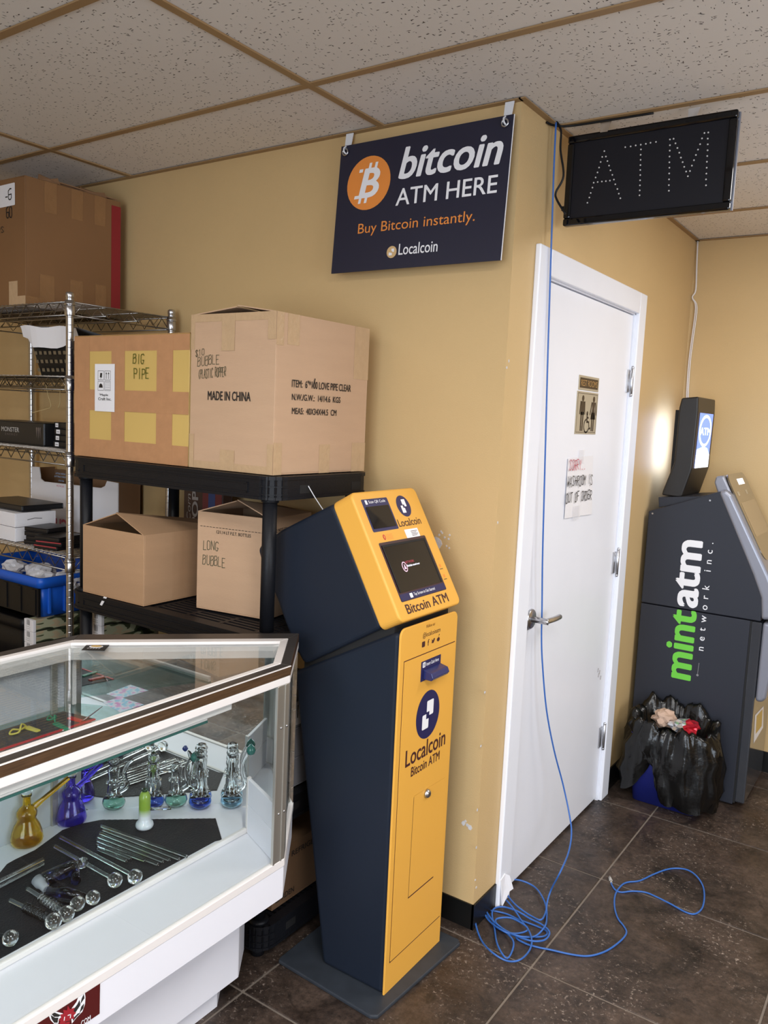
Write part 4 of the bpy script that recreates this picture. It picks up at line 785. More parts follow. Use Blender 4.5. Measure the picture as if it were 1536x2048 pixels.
# mat-black flyer sticker on the top glass, red emblem sticker on the apron
s4 = [on(u, v, 2, 0.9945) for u, v in ((162, 1301), (209, 1302), (222, 1286), (176, 1287))]
ex_ = (s4[1]-s4[0]).normalized(); 
P = Print(s4[0], ex_, Vector((0, 0, 1)).cross(ex_), [M_INK, M_PWHITE, mat('print_amber', (0.6, 0.35, 0.05), 0.5)], 0.0005)
loc = [((p-s4[0]).dot(P.ex), (p-s4[0]).dot(P.ey)) for p in s4]; P.poly(loc, 0, 1)
cx_ = sum(p[0] for p in loc)/4; cy_ = sum(p[1] for p in loc)/4; wq = loc[1][0]
P.disc(cx_, cy_, wq*.30, wq*.20, 1, 2); P.disc(cx_, cy_+wq*.05, wq*.24, wq*.12, 2, 3)
for k in range(5): P.line([(cx_-wq*.3+k*wq*.12, cy_-wq*.3), (cx_-wq*.25+k*wq*.12, cy_-wq*.24)], wq*.04, 1, 2)
P.build('top_sticker', dc)
def e5(a, b): p = on(a/5.908, 1900+b/5.908, 0, -0.169); return (p.y, p.z)
P = Print((-0.1702, 0, 0), (0, 1, 0), (0, 0, 1), [mat('sticker_maroon', (0.085, 0.010, 0.010), 0.35), M_PWHITE, M_INK, mat('emblem_red', (0.34, 0.02, 0.03), 0.4)], 0.0004)
tr_, br_ = e5(1187, 352), e5(1180, 755); tl_ = e5(378, 830)
P.poly([(tl_[0], br_[1]), (br_[0], br_[1]), (tr_[0], tr_[1]), (tl_[0], tr_[1])], 0, 1)
def pp5(s_, mi, L): P.poly([e5(*map(float, q.split(','))) for q in s_.split()], mi, L)
pp5('1000,480 1012,560 1006,640 975,730 905,800 850,872 842,800 850,690 905,615 925,560 965,510', 1, 2)
pp5('990,520 998,570 950,640 965,575', 2, 3); pp5('940,590 950,650 905,720 870,770 865,710 915,640', 2, 3); pp5('995,630 985,690 940,745 960,670', 2, 3); pp5('955,740 905,790 865,840 862,810 920,750', 2, 3)
pp5('580,735 650,725 745,750 735,790 700,815 690,872 640,872 600,830 580,780', 1, 2); pp5('598,745 650,742 720,770 690,790 640,790', 2, 3); pp5('600,770 650,800 690,800 680,860 640,860 610,815', 2, 3)
pp5('800,655 825,700 880,680 868,722 898,742 868,772 880,815 835,810 818,872 700,874 712,840 690,828 722,800 712,762 752,752 745,705 790,712', 3, 4)
P.line([e5(800, 770), e5(832, 760), e5(828, 800)], 0.0018, 1, 5); P.line([e5(760, 790), e5(755, 830)], 0.0018, 1, 5); P.line([e5(770, 850), e5(830, 835)], 0.0012, 2, 5)
t0, t1 = e5(945, 868), e5(1070, 800); P.text('.COM', t0[0], t1[0], t1[1]-0.005, t1[1]+0.006, 1, 3, bold=0.01)
P.build('emblem_sticker', dc)
# ------------------------------------------------------------------ stock in the case
DK = 0.5125
M_RIB = mat('black_ribbed_liner', (0.012, 0.012, 0.015), 0.6, spec=0.3, bump=0.5, bscale=5, stretch=(40, 40, 1))
mt_ = [on(u, v, 2, 0.5138) for u, v in ((-30, 1752), (0, 1745), (14, 1728), (30, 1719), (70, 1700), (125, 1660), (160, 1648), (200, 1640))]
edge = []
r0, r1 = on(200, 1640, 2, 0.5138), on(430, 1637, 2, 0.5138)
for k in range(40):
    p = r0.lerp(r1, k/39); edge.append((p.x, p.y+(0.0022 if k % 2 else 0)))
lp = [(p.x, p.y) for p in mt_[:-1]]+edge+[(on(447, 1680, 2, .5138).x-0.006, on(447, 1680, 2, .5138).y), (-0.349, -0.79), (-0.349, -1.75), (-0.62, -1.75)]
ml = thing('black_liner', 'black ribbed non-slip liner with scalloped edge on the lower deck of the case', 'mat', (-0.45, -1.2, DK)); mesh_obj('liner', MB().prism(lp, 2, 0.5122, 0.5140), M_RIB, ml)
def colglass(n, c, r=0.03): return mat(n, c, r, trans=1.0, ior=1.42)
G_Y, G_P, G_GR, G_BL, G_TE = colglass('amber_glass', (1.0, 0.76, 0.12)), colglass('violet_glass', (0.36, 0.28, 0.95)), colglass('sea_green_glass', (0.58, 0.84, 0.75)), colglass('cobalt_glass', (0.24, 0.40, 0.88)), colglass('pale_blue_glass', (0.62, 0.83, 0.92))
G_DG, G_DB = mat('dark_green_marble', (0.02, 0.14, 0.12), 0.05, coat=0.5), mat('dark_blue_marble', (0.01, 0.03, 0.16), 0.05, coat=0.5)
def wall_(prof, t=0.0022):   # hollow glass: outer skin then inner skin
    return prof+[(max(r-t, 0.0005), h) for r, h in reversed(prof[1:])][0:]+[(0.0003, prof[0][1]+t)]
def flask(name, label, px, m_, stem, k=1.0, bowl=True):
    p = on(*px, 2, DK+0.001); t = thing(name, label, 'glass pipe', (p.x, p.y, DK), group=None)
    out = [(0.030, 0), (0.037, 0.004), (0.039, 0.013), (0.036, 0.030), (0.030, 0.048), (0.0225, 0.062), (0.0215, 0.067), (0.0245, 0.073), (0.0245, 0.083), (0.018, 0.092), (0.0105, 0.098), (0.0095, 0.103), (0.0095, 0.120), (0.0125, 0.124), (0.0125, 0.127)]
    out = [(r*k, h*k) for r, h in out]
    mb = MB().lathe([(0.0003, 0)]+out+[(max(r-0.0018, .001), h+0.0002) for r, h in reversed(out)]+[(0.0003, 0.0025)], (p.x, p.y, DK+0.0005), 28)
    mesh_obj('flask', mb, m_, t)
    s0 = Vector((p.x, p.y, DK+0.080*k))+Vector(stem).normalized()*0.020; s1 = s0+Vector(stem)
    mesh_obj('mouth_stem', MB().tube([s0, s0.lerp(s1, .25), s1], [0.009, 0.0062, 0.0062], 12, caps=False).tube([s0, s1], 0.0042, 10, caps=False), m_, t)
    if bowl:
        mesh_obj('bowl', MB().ball((p.x, p.y, DK+0.139*k), 0.014, 16, 9).tube([(p.x, p.y, DK+0.10*k), (p.x, p.y, DK+0.13*k)], 0.006, 10), M_CG, t)
    return t
flask('flask_pipe', 'amber yellow glass flask pipe with angled stem in the case', (54, 1685), G_Y, (0.02, 0.085, 0.052))
flask('flask_pipe', 'violet glass flask pipe standing next to the amber one', (143, 1643), G_P, (0.005, 0.10, 0.058))
# frosted green and white pipe
p = on(289, 1656, 2, DK)
gm = mat('green_to_white_glass', (0.3, 0.5, 0.05), 0.25); nt = gm.node_tree; b_ = nt.nodes['Principled BSDF']; tc = nt.nodes.new('ShaderNodeTexCoord'); sx = nt.nodes.new('ShaderNodeSeparateXYZ'); r_ = nt.nodes.new('ShaderNodeValToRGB')
mr = nt.nodes.new('ShaderNodeMapRange'); mr.inputs[1].default_value = 0.0; mr.inputs[2].default_value = 0.12; nt.links.new(tc.outputs['Object'], sx.inputs[0]); nt.links.new(sx.outputs[2], mr.inputs[0]); nt.links.new(mr.outputs[0], r_.inputs[0]); nt.links.new(r_.outputs[0], b_.inputs['Base Color'])
r_.color_ramp.elements[0].position = 0.28; r_.color_ramp.elements[0].color = (0.72, 0.74, 0.78, 1); r_.color_ramp.elements[1].position = 0.46; r_.color_ramp.elements[1].color = (0.26, 0.40, 0.05, 1)
b_.inputs['Subsurface Weight'].default_value = 0.15; b_.inputs['Coat Weight'].default_value = 0.6
t = thing('upright_pipe', 'opaque lime green and white upright glass pipe at the middle of the deck', 'glass pipe', (p.x, p.y, DK))
mesh_obj('body', MB().lathe([(0.014, 0), (0.0215, 0.003), (0.0235, 0.009), (0.0215, 0.016), (0.0165, 0.021), (0.0150, 0.028), (0.0150, 0.078), (0.0145, 0.088), (0.010, 0.098), (0.0068, 0.101)], (p.x, p.y, DK+0.0005), 26), gm, t)
mesh_obj('mouthpiece', MB().lathe([(0.0068, 0.101), (0.0080, 0.104), (0.0080, 0.1075), (0.005, 0.1075), (0.004, 0.102)], (p.x, p.y, DK), 20), mat('dark_green_rim', (0.02, 0.05, 0.02), 0.2), t)
mesh_obj('side_tube', MB().tube([(p.x+0.010, p.y+0.010, DK+0.052), (p.x+0.045, p.y+0.050, DK+0.050)], 0.004, 10), M_CG, t)
def bubbler(label, px, base, h, marble, side, ball=True, arm=(0.034, 0.030)):
    p = on(*px, 2, DK+0.002); t = thing('bubbler_pipe', label, 'glass pipe', (p.x, p.y, DK), group=None); q = Vector((p.x, p.y, DK+0.0005))
    k = h/0.17*1.04
    mesh_obj('base', MB().lathe([(0.0003, 0), (0.018, 0.0005), (0.0280, 0.007), (0.0315, 0.018), (0.029, 0.029), (0.018, 0.037), (0.015, 0.037), (0.026, 0.028), (0.0290, 0.018), (0.026, 0.009), (0.015, 0.003), (0.0003, 0.003)], q, 24), base, t)
    col = [(0.0175, 0.034), (0.0215, 0.038), (0.0210, 0.041), (0.0180, 0.044), (0.0175, 0.060), (0.0160, 0.078), (0.0190, 0.082), (0.0190, 0.085), (0.0155, 0.088), (0.0150, 0.108), (0.0175, 0.115), (0.0175, 0.122), (0.0120, 0.130), (0.0085, 0.134)]
    mesh_obj('column', MB().lathe([(r, z*k if z > .04 else z) for r, z in col]+[(max(r-.002, .003), z*k if z > .04 else z) for r, z in reversed(col)], q, 22), M_CG, t)
    tb = MB()
    for a in (0.4, 2.2, 4.1): tb.tube([q+Vector((0.007*math.cos(a), 0.007*math.sin(a), 0.040)), q+Vector((0.006*math.cos(a), 0.006*math.sin(a), 0.105*k))], 0.0022, 6)
    mesh_obj('inner_tubes', tb, M_CG, t)['kind'] = 'stuff'
    ring_ = MB()
    for z in (0.040, 0.083*k):
        for i in range(10): a = i*0.628; ring_.ball(q+Vector((0.0200*math.cos(a), 0.0200*math.sin(a), z)), 0.0034, 6, 4)
    mesh_obj('bead_rings', ring_, M_CG, t)['kind'] = 'stuff'
    if ball: mesh_obj('top_ball', MB().lathe([(0.006, 0), (0.0145, 0.005), (0.0175, 0.014), (0.013, 0.024), (0.006, 0.027), (0.005, 0.026), (0.0115, 0.022), (0.015, 0.014), (0.0115, 0.007), (0.0045, 0.002)], q+Vector((0, 0, 0.132*k)), 20), M_CG, t)
    s_ = Vector((side[0], side[1], 0)).normalized(); a_ = [q+s_*0.012+Vector((0, 0, 0.046)), q+s_*arm[0]+Vector((0, 0, 0.062)), q+s_*(arm[0]*0.85)+Vector((0, 0, 0.090*k)), q+s_*(arm[0]*0.8)+Vector((0, 0, 0.115*k)), q+s_*(arm[0]+0.004)+Vector((0, 0, 0.140*k)), q+s_*(arm[0]+0.016)+Vector((0, 0, 0.150*k))]
    pth = smooth_path(a_, 4)
    mesh_obj('arm', MB().tube(pth, [0.0090-0.0035*i/len(pth) for i in range(len(pth))], 10), M_CG, t)
    if marble: mesh_obj('marble', MB().lathe([(0.0003, -0.015), (0.010, -0.011), (0.0135, -0.001), (0.011, 0.008), (0.004, 0.014), (0.0003, 0.018)], pth[-1], 14), marble, t)
    return t
E_ = (0.75, 0.66)
bubbler('clear glass bubbler with green base nearest the violet flask', (228, 1614), G_GR, 0.150, None, E_)
bubbler('clear glass bubbler with dark blue base half behind the lime green pipe', (306, 1612), G_BL, 0.155, G_DG, (-0.5, 0.6))
bubbler('clear glass bubbler with pale green base between two blue ones', (352, 1609), G_GR, 0.152, G_DG, E_, False)
bubbler('clear glass bubbler with bright blue base second from the end', (400, 1613), G_BL, 0.180, G_DB, (-0.75, -0.2))
bubbler('clear glass bubbler with pale blue base at the mirror end of the row', (463, 1611), G_TE, 0.178, G_DG, E_)
# straight glass tubes
tubes = [((203, 1652), (374, 1713), 'first and longest of the fan of clear glass tubes on the black liner'), ((206, 1659), (358, 1718), 'second of the fan of clear glass tubes, counted from the far side'), ((200, 1666), (339, 1720), 'third of the fan of clear glass tubes, counted from the far side'), ((196, 1673), (326, 1723), 'fourth of the fan of clear glass tubes, counted from the far side'),
         ((195, 1681), (316, 1729), 'fifth clear glass tube of the fan, counted from the far side'), ((195, 1688), (290, 1722), 'sixth clear glass tube of the fan, the middling short one'), ((197, 1692), (262, 1717), 'seventh clear glass tube of the fan, shorter'), ((196, 1698), (253, 1722), 'shortest clear glass tube, nearest the front of the fan')]
def gtube(mb, a, b, r=0.0036): mb.tube([a, b], r, 12, caps=False); mb.tube([b, a], r*0.68, 10, caps=False); return mb
for a, b, l in tubes:
    p0, p1 = on(*a, 2, 0.5185), on(*b, 2, 0.5185); t = thing('glass_tube', l, 'glass tube', tuple((p0+p1)/2), group='clear glass tubes fanned on the liner')
    m_ = gtube(MB(), p0, p1); d_ = (p1-p0).normalized()
    for e in (p0, p1): m_.lathe([(0.0038, -0.0004), (0.0038, 0.0004), (0.0026, 0.0004), (0.0026, -0.0004), (0.0038, -0.0004)], e, 12, d_)
    mesh_obj('tube', m_, M_CG, t)
for a, b, l in (((121, 1674), (270, 1753), 'long clear glass ball pipe, the farther of two'), ((109, 1692), (230, 1760), 'long clear glass ball pipe, the nearer of two'), ((55, 1777), (133, 1827), 'clear ball pipe with a coiled glass neck'), ((20, 1800), (107, 1842), 'dark coiled ball pipe touching the deck rim')):
    p0, p1 = on(*a, 2, 0.5185), on(*b, 2, 0.530); t = thing('ball_pipe', l, 'glass pipe', (p0.x, p0.y, 0.514)); d_ = (p1-p0).normalized()
    mesh_obj('stem', gtube(MB(), p0, p1-d_*0.015, 0.0046), M_CG, t)
    mesh_obj('bowl', MB().ball(p1, 0.0172, 20, 12).ball(p1, 0.0155, 16, 10), M_CG, t)
    if 'coil' in l:
        q0 = p0.lerp(p1, 0.36); q1 = p0.lerp(p1, 0.82); u_ = d_.orthogonal().normalized(); v_ = d_.cross(u_); pts_ = [q0.lerp(q1, i/72)+(u_*math.cos(i*0.62)+v_*math.sin(i*0.62))*0.0085 for i in range(73)]
        mesh_obj('coil', MB().tube(pts_, 0.0026, 7), colglass('smoky_glass', (0.15, 0.16, 0.18)) if 'dark' in l else M_CG, t)
for px, l in (((155, 1807), 'small round glass bowl beside the blue pipe'), ((186, 1795), 'small round glass bowl at the deck rim, right of the blue pipe'), ((21, 1876), 'small round glass bowl at the bottom left of the deck')):
    p = on(*px, 2, 0.530); t = thing('glass_bowl', l, 'glass pipe', (p.x, p.y, 0.514)); mesh_obj('bowl', MB().ball(p, 0.016, 20, 12).ball(p, 0.0142, 16, 10), M_CG, t)
    p2 = p+Vector((-0.055, -0.012, -0.008)); mesh_obj('stem', gtube(MB(), p2, p-(p-p2).normalized()*0.014, 0.0060), colglass('ink_blue_glass', (0.03, 0.04, 0.16)) if 'left of' not in l and 'bottom' not in l else colglass('smoky_glass', (0.15, 0.16, 0.18)), t)
# thick blue pipe with frosted joint
G_INK = colglass('ink_blue_glass', (0.03, 0.04, 0.16)); p0, p1 = on(80, 1763, 2, 0.533), on(150, 1732, 2, 0.533); d_ = (p1-p0).normalized()
t = thing('glass_bottle_pipe', 'thick clear and ink blue glass pipe lying with a frosted joint', 'glass pipe', tuple(p0))
mesh_obj('body', MB().lathe([(0.010, 0), (0.016, 0.010), (0.017, 0.02), (0.017, 0.075), (0.013, 0.088), (0.010, 0.092), (0.012, 0.10), (0.013, 0.108), (0.009, 0.118), (0.0003, 0.122)], p0, 20, d_), M_CG, t)
mesh_obj('blue_core', MB().lathe([(0.0003, 0.018), (0.012, 0.022), (0.012, 0.078), (0.0003, 0.084)], p0, 16, d_), G_INK, t)
j0 = p0-d_*0.002; jd = (on(92, 1778, 2, 0.526)-j0).normalized(); mesh_obj('frosted_joint', MB().lathe([(0.013, -0.01), (0.013, 0.006), (0.0095, 0.014), (0.009, 0.026), (0.007, 0.028)], j0, 18, jd), mat('frosted_glass', (0.55, 0.58, 0.62), 0.5, trans=0.6), t)
mesh_obj('side_chamber', MB().tube([on(95, 1782, 2, 0.526), on(135, 1785, 2, 0.526), on(170, 1795, 2, 0.526)], [0.010, 0.012, 0.008], 14), G_INK, t)
mesh_obj('cross_chamber', MB().tube([on(150, 1745, 2, 0.527), on(152, 1762, 2, 0.527)], 0.011, 14), G_INK, t)
for a, b, l, r in (((-8, 1766), (87, 1718), 'long straight glass rod at the left edge of the liner', 0.0045), ((-8, 1777), (87, 1727), 'ribbed glass rod lying below the straight one', 0.0040)):
    p0, p1 = on(*a, 2, 0.519), on(*b, 2, 0.519); t = thing('glass_rod', l, 'glass tube', tuple(p0)); m_ = gtube(MB(), p0, p1, r)
    mesh_obj('tube', m_, M_CG, t)
    if 'ribbed' in l: mesh_obj('ribs', MB().tube([p0.lerp(p1, i/160)+Vector((0.0012*math.cos(i*1.2), 0, 0.0045*math.sin(i*1.2)*0.9)) for i in range(161)], 0.0009, 5), M_CG, t)
# upper shelf stock
UZ = 0.8255
t = thing('grey_liner', 'dark grey liner with red edge on the upper glass shelf', 'mat', (-0.66, -1.2, UZ)); mesh_obj('liner', MB().prism([(-0.70, -1.6), (-0.60, -1.6), (-0.60, -0.97), (-0.70, -0.99)], 2, UZ, UZ+0.002), mat('grey_liner', (0.05, 0.05, 0.055), 0.7), t); mesh_obj('edge', MB().box(-0.600, -0.594, -1.6, -0.97, UZ, UZ+0.003), M_RED, t)
def at_(u, v, z=UZ+0.006): return on(u, v, 2, z)
def knife(name, label, a, b, col, blade=None, cordpx=None):
    p0, p1 = at_(*a), at_(*b); t = thing(name, label, 'toy', tuple(p0)); d_ = (p1-p0).normalized(); s_ = Vector((-d_.y, d_.x, 0))*0.008
    mesh_obj('handle', MB().slab([p0+s_, p0-s_, p1-s_*0.8, p1+s_*0.8], (0, 0, 1), 0.008), col, t, 0.003, 2)
    if blade: q = at_(*blade); mesh_obj('blade', MB().slab([p1+s_*0.8, p1-s_*0.8, q], (0, 0, 1), 0.002), mat('dark_red_blade', (0.12, 0.01, 0.015), 0.25), t)
    if cordpx:
        q = at_(*cordpx); mesh_obj('cord', MB().tube(smooth_path([p0, p0.lerp(q, .5)+Vector((0, 0, 0.012)), q+Vector((0.008, 0, 0.002)), q+Vector((0, -0.018, 0)), q+Vector((-0.012, -0.004, 0.004)), p0.lerp(q, .6), p0], 5), 0.0022, 7), col, t)
knife('toy_knife', 'yellow handled toy knife with a looped yellow cord', (52, 1452), (78, 1460), mat('toy_yellow', (0.62, 0.55, 0.10), 0.4), None, (34, 1464))
knife('toy_knife', 'green handled toy knife next to the yellow one', (110, 1444), (134, 1456), mat('toy_green', (0.01, 0.22, 0.12), 0.4), None, (108, 1436))
knife('toy_knife', 'red handled toy knife with a dark red blade', (138, 1433), (166, 1441), mat('toy_red', (0.50, 0.03, 0.03), 0.4), (205, 1412))
t = thing('printed_card', 'pink and blue patterned card on the upper glass shelf', 'card', tuple(at_(240, 1408)))
cq = [at_(u, v, UZ+0.001) for u, v in ((205, 1405), (240, 1394), (288, 1409), (240, 1424))]
mc = mat('patterned_card', (0.8, 0.6, 0.75), 0.3); nt = mc.node_tree; b_ = nt.nodes['Principled BSDF']; tc = nt.nodes.new('ShaderNodeTexCoord'); n_ = nt.nodes.new('ShaderNodeTexNoise'); n_.inputs['Scale'].default_value = 55; n_.inputs['Detail'].default_value = 1; r_ = nt.nodes.new('ShaderNodeValToRGB')
nt.links.new(tc.outputs['Object'], n_.inputs['Vector']); nt.links.new(n_.outputs[0], r_.inputs[0]); nt.links.new(r_.outputs[0], b_.inputs['Base Color']); cr_ = r_.color_ramp; cr_.elements[0].position = 0.38; cr_.elements[0].color = (0.25, 0.6, 0.85, 1); cr_.elements[1].position = 0.62; cr_.elements[1].color = (0.75, 0.25, 0.6, 1); e_ = cr_.elements.new(0.5); e_.color = (0.85, 0.82, 0.9, 1)
mesh_obj('card', MB().slab(cq, (0, 0, 1), 0.0006), mc, t)
t = thing('folded_slip', 'small folded white slip beside the green toy knife', 'paper', tuple(at_(120, 1458))); mesh_obj('slip', MB().slab([at_(118, 1458, UZ+.002), at_(128, 1453, UZ+.002), at_(138, 1456, UZ+.002), at_(126, 1461, UZ+.002)], (0, 0, 1), 0.001), M_PAPER, t)
# ------------------------------------------------------------------ cartons
def carton(name, label, cx, cy, z, w, d, h, rz=0.0, m_=None, flaps='closed', peak=0.05, group=None):
    t = thing(name, label, 'box', (cx, cy, z), rz, group, world=False); m_ = m_ or M_CARD; k = 0.004
    x0, x1, y0, y1 = -w/2, w/2, -d/2, d/2
    b = MB().box(x0, x1, y0, y1, 0, k)
    for q in ((x0, x1, y0, y0+k), (x0, x1, y1-k, y1), (x0, x0+k, y0+k, y1-k), (x1-k, x1, y0+k, y1-k)): b.box(*q, k, h)
    mesh_obj('body', b, m_, t, 0.0012, 1)
    if flaps == 'closed':
        f = MB().box(x0, x1, y0, y1, h, h+0.002); mesh_obj('top_flap', f, m_, t, 0.001, 1)
    elif flaps == 'peak':      # long flaps folded in and risen to a ridge that runs back from the front
        rx = x0+w*0.55 if peak > 0 else 0
        for s_, xa in ((-1, x0), (1, x1)):
            xr = rx+(-0.002 if s_ < 0 else 0.002); zr = h+peak+(0.0 if s_ < 0 else 0.004)
            pts_ = [(xa, y0, h), (xr, y0, zr), (xr+0.01, y1, h+peak*0.25), (xa, y1, h)]
            nrm = (Vector(pts_[1])-Vector(pts_[0])).cross(Vector(pts_[3])-Vector(pts_[0])); nrm = nrm if nrm.z > 0 else -nrm
            mesh_obj('top_flap', MB().slab(pts_, nrm, 0.003), m_, t)
        mesh_obj('inner_flap', MB().slab([(x0+k, y0+k, h-0.004), (x1-k, y0+k, h-0.004), (x1-0.03, y0+d*0.4, h-0.03), (x0+0.03, y0+d*0.4, h-0.03)], (0, 0, 1), 0.003), M_CARDIN, t)
    return t
def fr(t_w, d, h, mats, side='front', lift=0.0006):
    if side == 'front': return Print((-t_w/2, -d/2-0.0004, 0), (1, 0, 0), (0, 0, 1), mats, lift)
    return Print((t_w/2+0.0004, -d/2, 0), (0, 1, 0), (0, 0, 1), mats, lift)
# ---- black plastic shelving
BX0, BX1, BY0, BY1 = -1.338, -0.408, -0.540, -0.085
bs = thing('plastic_shelving', 'black plastic shelving unit with tube legs between the case and the wall', 'shelf', ((BX0+BX1)/2, (BY0+BY1)/2, 0))
M_BP = mat('shelf_black_plastic', (0.007, 0.0075, 0.010), 0.45, bump=0.15, bscale=300, spec=0.28)
def rnd(x0, x1, y0, y1, r, n=5):
    o = []
    for cx, cy, a in ((x1-r, y0+r, -90), (x1-r, y1-r, 0), (x0+r, y1-r, 90), (x0+r, y0+r, 180)):
        for k in range(n): an = math.radians(a+k*90/(n-1)); o.append((cx+r*math.cos(an), cy+r*math.sin(an)))
    return o
for zt in (1.434, 0.978, 0.478, 0.105):
    z0 = zt-(0.066 if zt > 1 else 0.060 if zt > 0.9 else 0.075); b = MB(); oo, ii = rnd(BX0, BX1, BY0, BY1, 0.055), rnd(BX0+0.03, BX1-0.03, BY0+0.03, BY1-0.03, 0.03); n = len(oo)
    for zz0, zz1, A_o, A_i in ((z0, zt, oo, ii),):
        for k in range(n):
            j = (k+1) % n; b.add([(*A_o[k], zz0), (*A_o[j], zz0), (*A_i[j], zz0), (*A_i[k], zz0), (*A_o[k], zz1), (*A_o[j], zz1), (*A_i[j], zz1), (*A_i[k], zz1)], [(0, 1, 5, 4), (2, 3, 7, 6), (4, 5, 6, 7), (3, 2, 1, 0)])
    sh = mesh_obj('shelf', b, M_BP, bs)
    ro, ri = rnd(BX0-0.003, BX1+0.003, BY0-0.003, BY1+0.003, 0.057), oo; lip = MB()
    for zz0, zz1 in ((z0, z0+0.008), (zt-0.010, zt)):
        for k in range(n):
            j = (k+1) % n; lip.add([(*ro[k], zz0), (*ro[j], zz0), (*ri[j], zz0), (*ri[k], zz0), (*ro[k], zz1), (*ro[j], zz1), (*ri[j], zz1), (*ri[k], zz1)], [(0, 1, 5, 4), (2, 3, 7, 6), (4, 5, 6, 7), (3, 2, 1, 0)])
    # raised panel outline on the front band, ribs at the corner pods, hand slots on the end
    for x in (BX0+0.085, BX1-0.10): lip.box(x-0.002, x+0.002, BY0-0.0025, BY0, z0+0.016, zt-0.020)
    lip.box(BX0+0.085, BX1-0.10, BY0-0.0025, BY0, z0+0.016, z0+0.020).box(BX0+0.085, BX1-0.10, BY0-0.0025, BY0, zt-0.024, zt-0.020)
    for cx in (BX1-0.055,):
        for a in (-80, -60, -40, -20): lip.box(cx+0.052*math.cos(math.radians(a)), cx+0.0585*math.cos(math.radians(a)), BY0+0.055+0.0585*math.sin(math.radians(a)), BY0+0.055+0.0525*math.sin(math.radians(a))+0.002, z0, zt)
        for zz in (zt-0.030, zt-0.052):
            for k in range(4):
                a0, a1 = math.radians(-90+k*22.5), math.radians(-67.5+k*22.5)
                lip.prism([(cx+0.054*math.cos(a0), BY0+.055+0.054*math.sin(a0)), (cx+0.054*math.cos(a1), BY0+.055+0.054*math.sin(a1)), (cx+0.0585*math.cos(a1), BY0+.055+0.0585*math.sin(a1)), (cx+0.0585*math.cos(a0), BY0+.055+0.0585*math.sin(a0))], 2, zz, zz+0.003)
    for x in (BX0+0.02, BX0+0.055): lip.box(x, x+0.004, BY0-0.003, BY0, z0+0.02, z0+0.024)
    mesh_obj('rim_ribs', lip, M_BP, sh)['kind'] = 'stuff'
    for y in (BY0+0.13, BY1-0.08): mesh_obj('hand_slot', MB().box(BX1-0.004, BX1+0.0008, y-0.022, y+0.022, zt-0.050, zt-0.026), M_BLKM, sh)
    dk_ = MB(); y = BY0+0.036
    while y < BY1-0.035: dk_.box(BX0+0.02, BX1-0.02, y, y+0.012, zt-0.012, zt-0.003); y += 0.022
    for x in [BX0+0.1+i*0.145 for i in range(6)]: dk_.box(x, x+0.014, BY0+0.02, BY1-0.02, zt-0.013, zt-0.0025)
    mesh_obj('deck_slats', dk_, M_BP, sh)['kind'] = 'stuff'
for x in (BX0+0.047, BX1-0.047):
    for y in (BY0+0.037, BY1-0.037):
        lg = MB()
        for a, b in ((0.0, 0.030), (0.104, 0.403), (0.477, 0.918), (0.977, 1.368)):
            lg.lathe([(0.0205, a), (0.0205, b)], (x, y, 0), 18); 
            if a > 0.05: lg.lathe([(0.031, a-0.001), (0.031, a+0.006), (0.0255, a+0.010), (0.0205, a+0.011)], (x, y, 0), 18).lathe([(0.0205, b-0.01), (0.025, b-0.008), (0.025, b)], (x, y, 0), 18)
        mesh_obj('leg', lg, M_BP, bs)
st = MB(); c0 = on(205, 1200, 1, BY0-0.004)
st.slab([c0+Vector((-0.014, 0, -0.018)), c0+Vector((-0.004, 0, -0.020)), c0+Vector((0.020, 0.002, 0.012)), c0+Vector((0.004, 0.002, 0.012))], (0, -1, 0), 0.001); mesh_obj('tape_scrap', st, M_PAPER, bs)
mesh_obj('cable_tie', MB().tube(smooth_path([(BX1+0.004, -0.40, 1.405), (BX1+0.02, -0.385, 1.37), (BX1+0.035, -0.36, 1.33)], 4), 0.0015, 6), M_CLIP, bs)
# ---- cartons on it
BZ = 1.4365
t = carton('carton', 'carton wrapped in brown and yellow tape marked BIG PIPE', -1.062, -0.315, BZ, 0.560, 0.395, 0.394, 0, mat('yellowed_carton', (0.60, 0.41, 0.13), 0.45, var=0.08, vscale=4))
w_, d_, h_ = 0.560, 0.395, 0.394
def strips(P, rects, name, t, m_):
    for (a, b, c, d) in rects:
        mb = MB(); mb.slab([P.P(a, c, 1), P.P(b, c, 1), P.P(b, d, 1), P.P(a, d, 1)], P.n, 0.0004); mesh_obj(name, mb, m_, t)
P = fr(w_, d_, h_, [], lift=0.0004); strips(P, [(0, w_, 0, 0.060), (0, w_, h_-0.048, h_)], 'tape', t, M_TAPE)
P = fr(w_, d_, h_, [], lift=0.0009); strips(P, [(0.0, 0.082, 0, h_), (0.196, 0.262, 0, h_), (0.415, 0.488, 0, h_)], 'tape', t, M_TAPE)
P = fr(w_, d_, h_, [], lift=0.0014); strips(P, [(0.0, w_, 0.155, 0.222)], 'tape', t, M_TAPE)
mesh_obj('left_wrap', MB().box(-w_/2-0.001, -w_/2, -d_/2, d_/2, 0, h_), mat('blue_tape', (0.05, 0.05, 0.20), 0.4), t)
mesh_obj('tape', MB().box(-w_/2-0.0015, w_/2+0.0008, -d_/2-0.001, -d_/2+0.05, h_+0.002, h_+0.003), M_TAPE, t)
def lu(P, t, u, v):      # pixel on an axis-aligned carton's front -> its frame
    o_ = Vector(t.location)+P.o; q = onp(u, v, o_, P.n)-o_; return q.dot(P.ex), q.dot(P.ey)
P = fr(w_, d_, h_, [mat('green_marker', (0.10, 0.12, 0.01), 0.6), M_PAPER, M_INK], lift=0.0004)
a, b = lu(P, t, 266, 727), lu(P, t, 290, 708); P.hand('BIG', a[0], b[0], a[1], b[1], 0.0026, 0, 6)
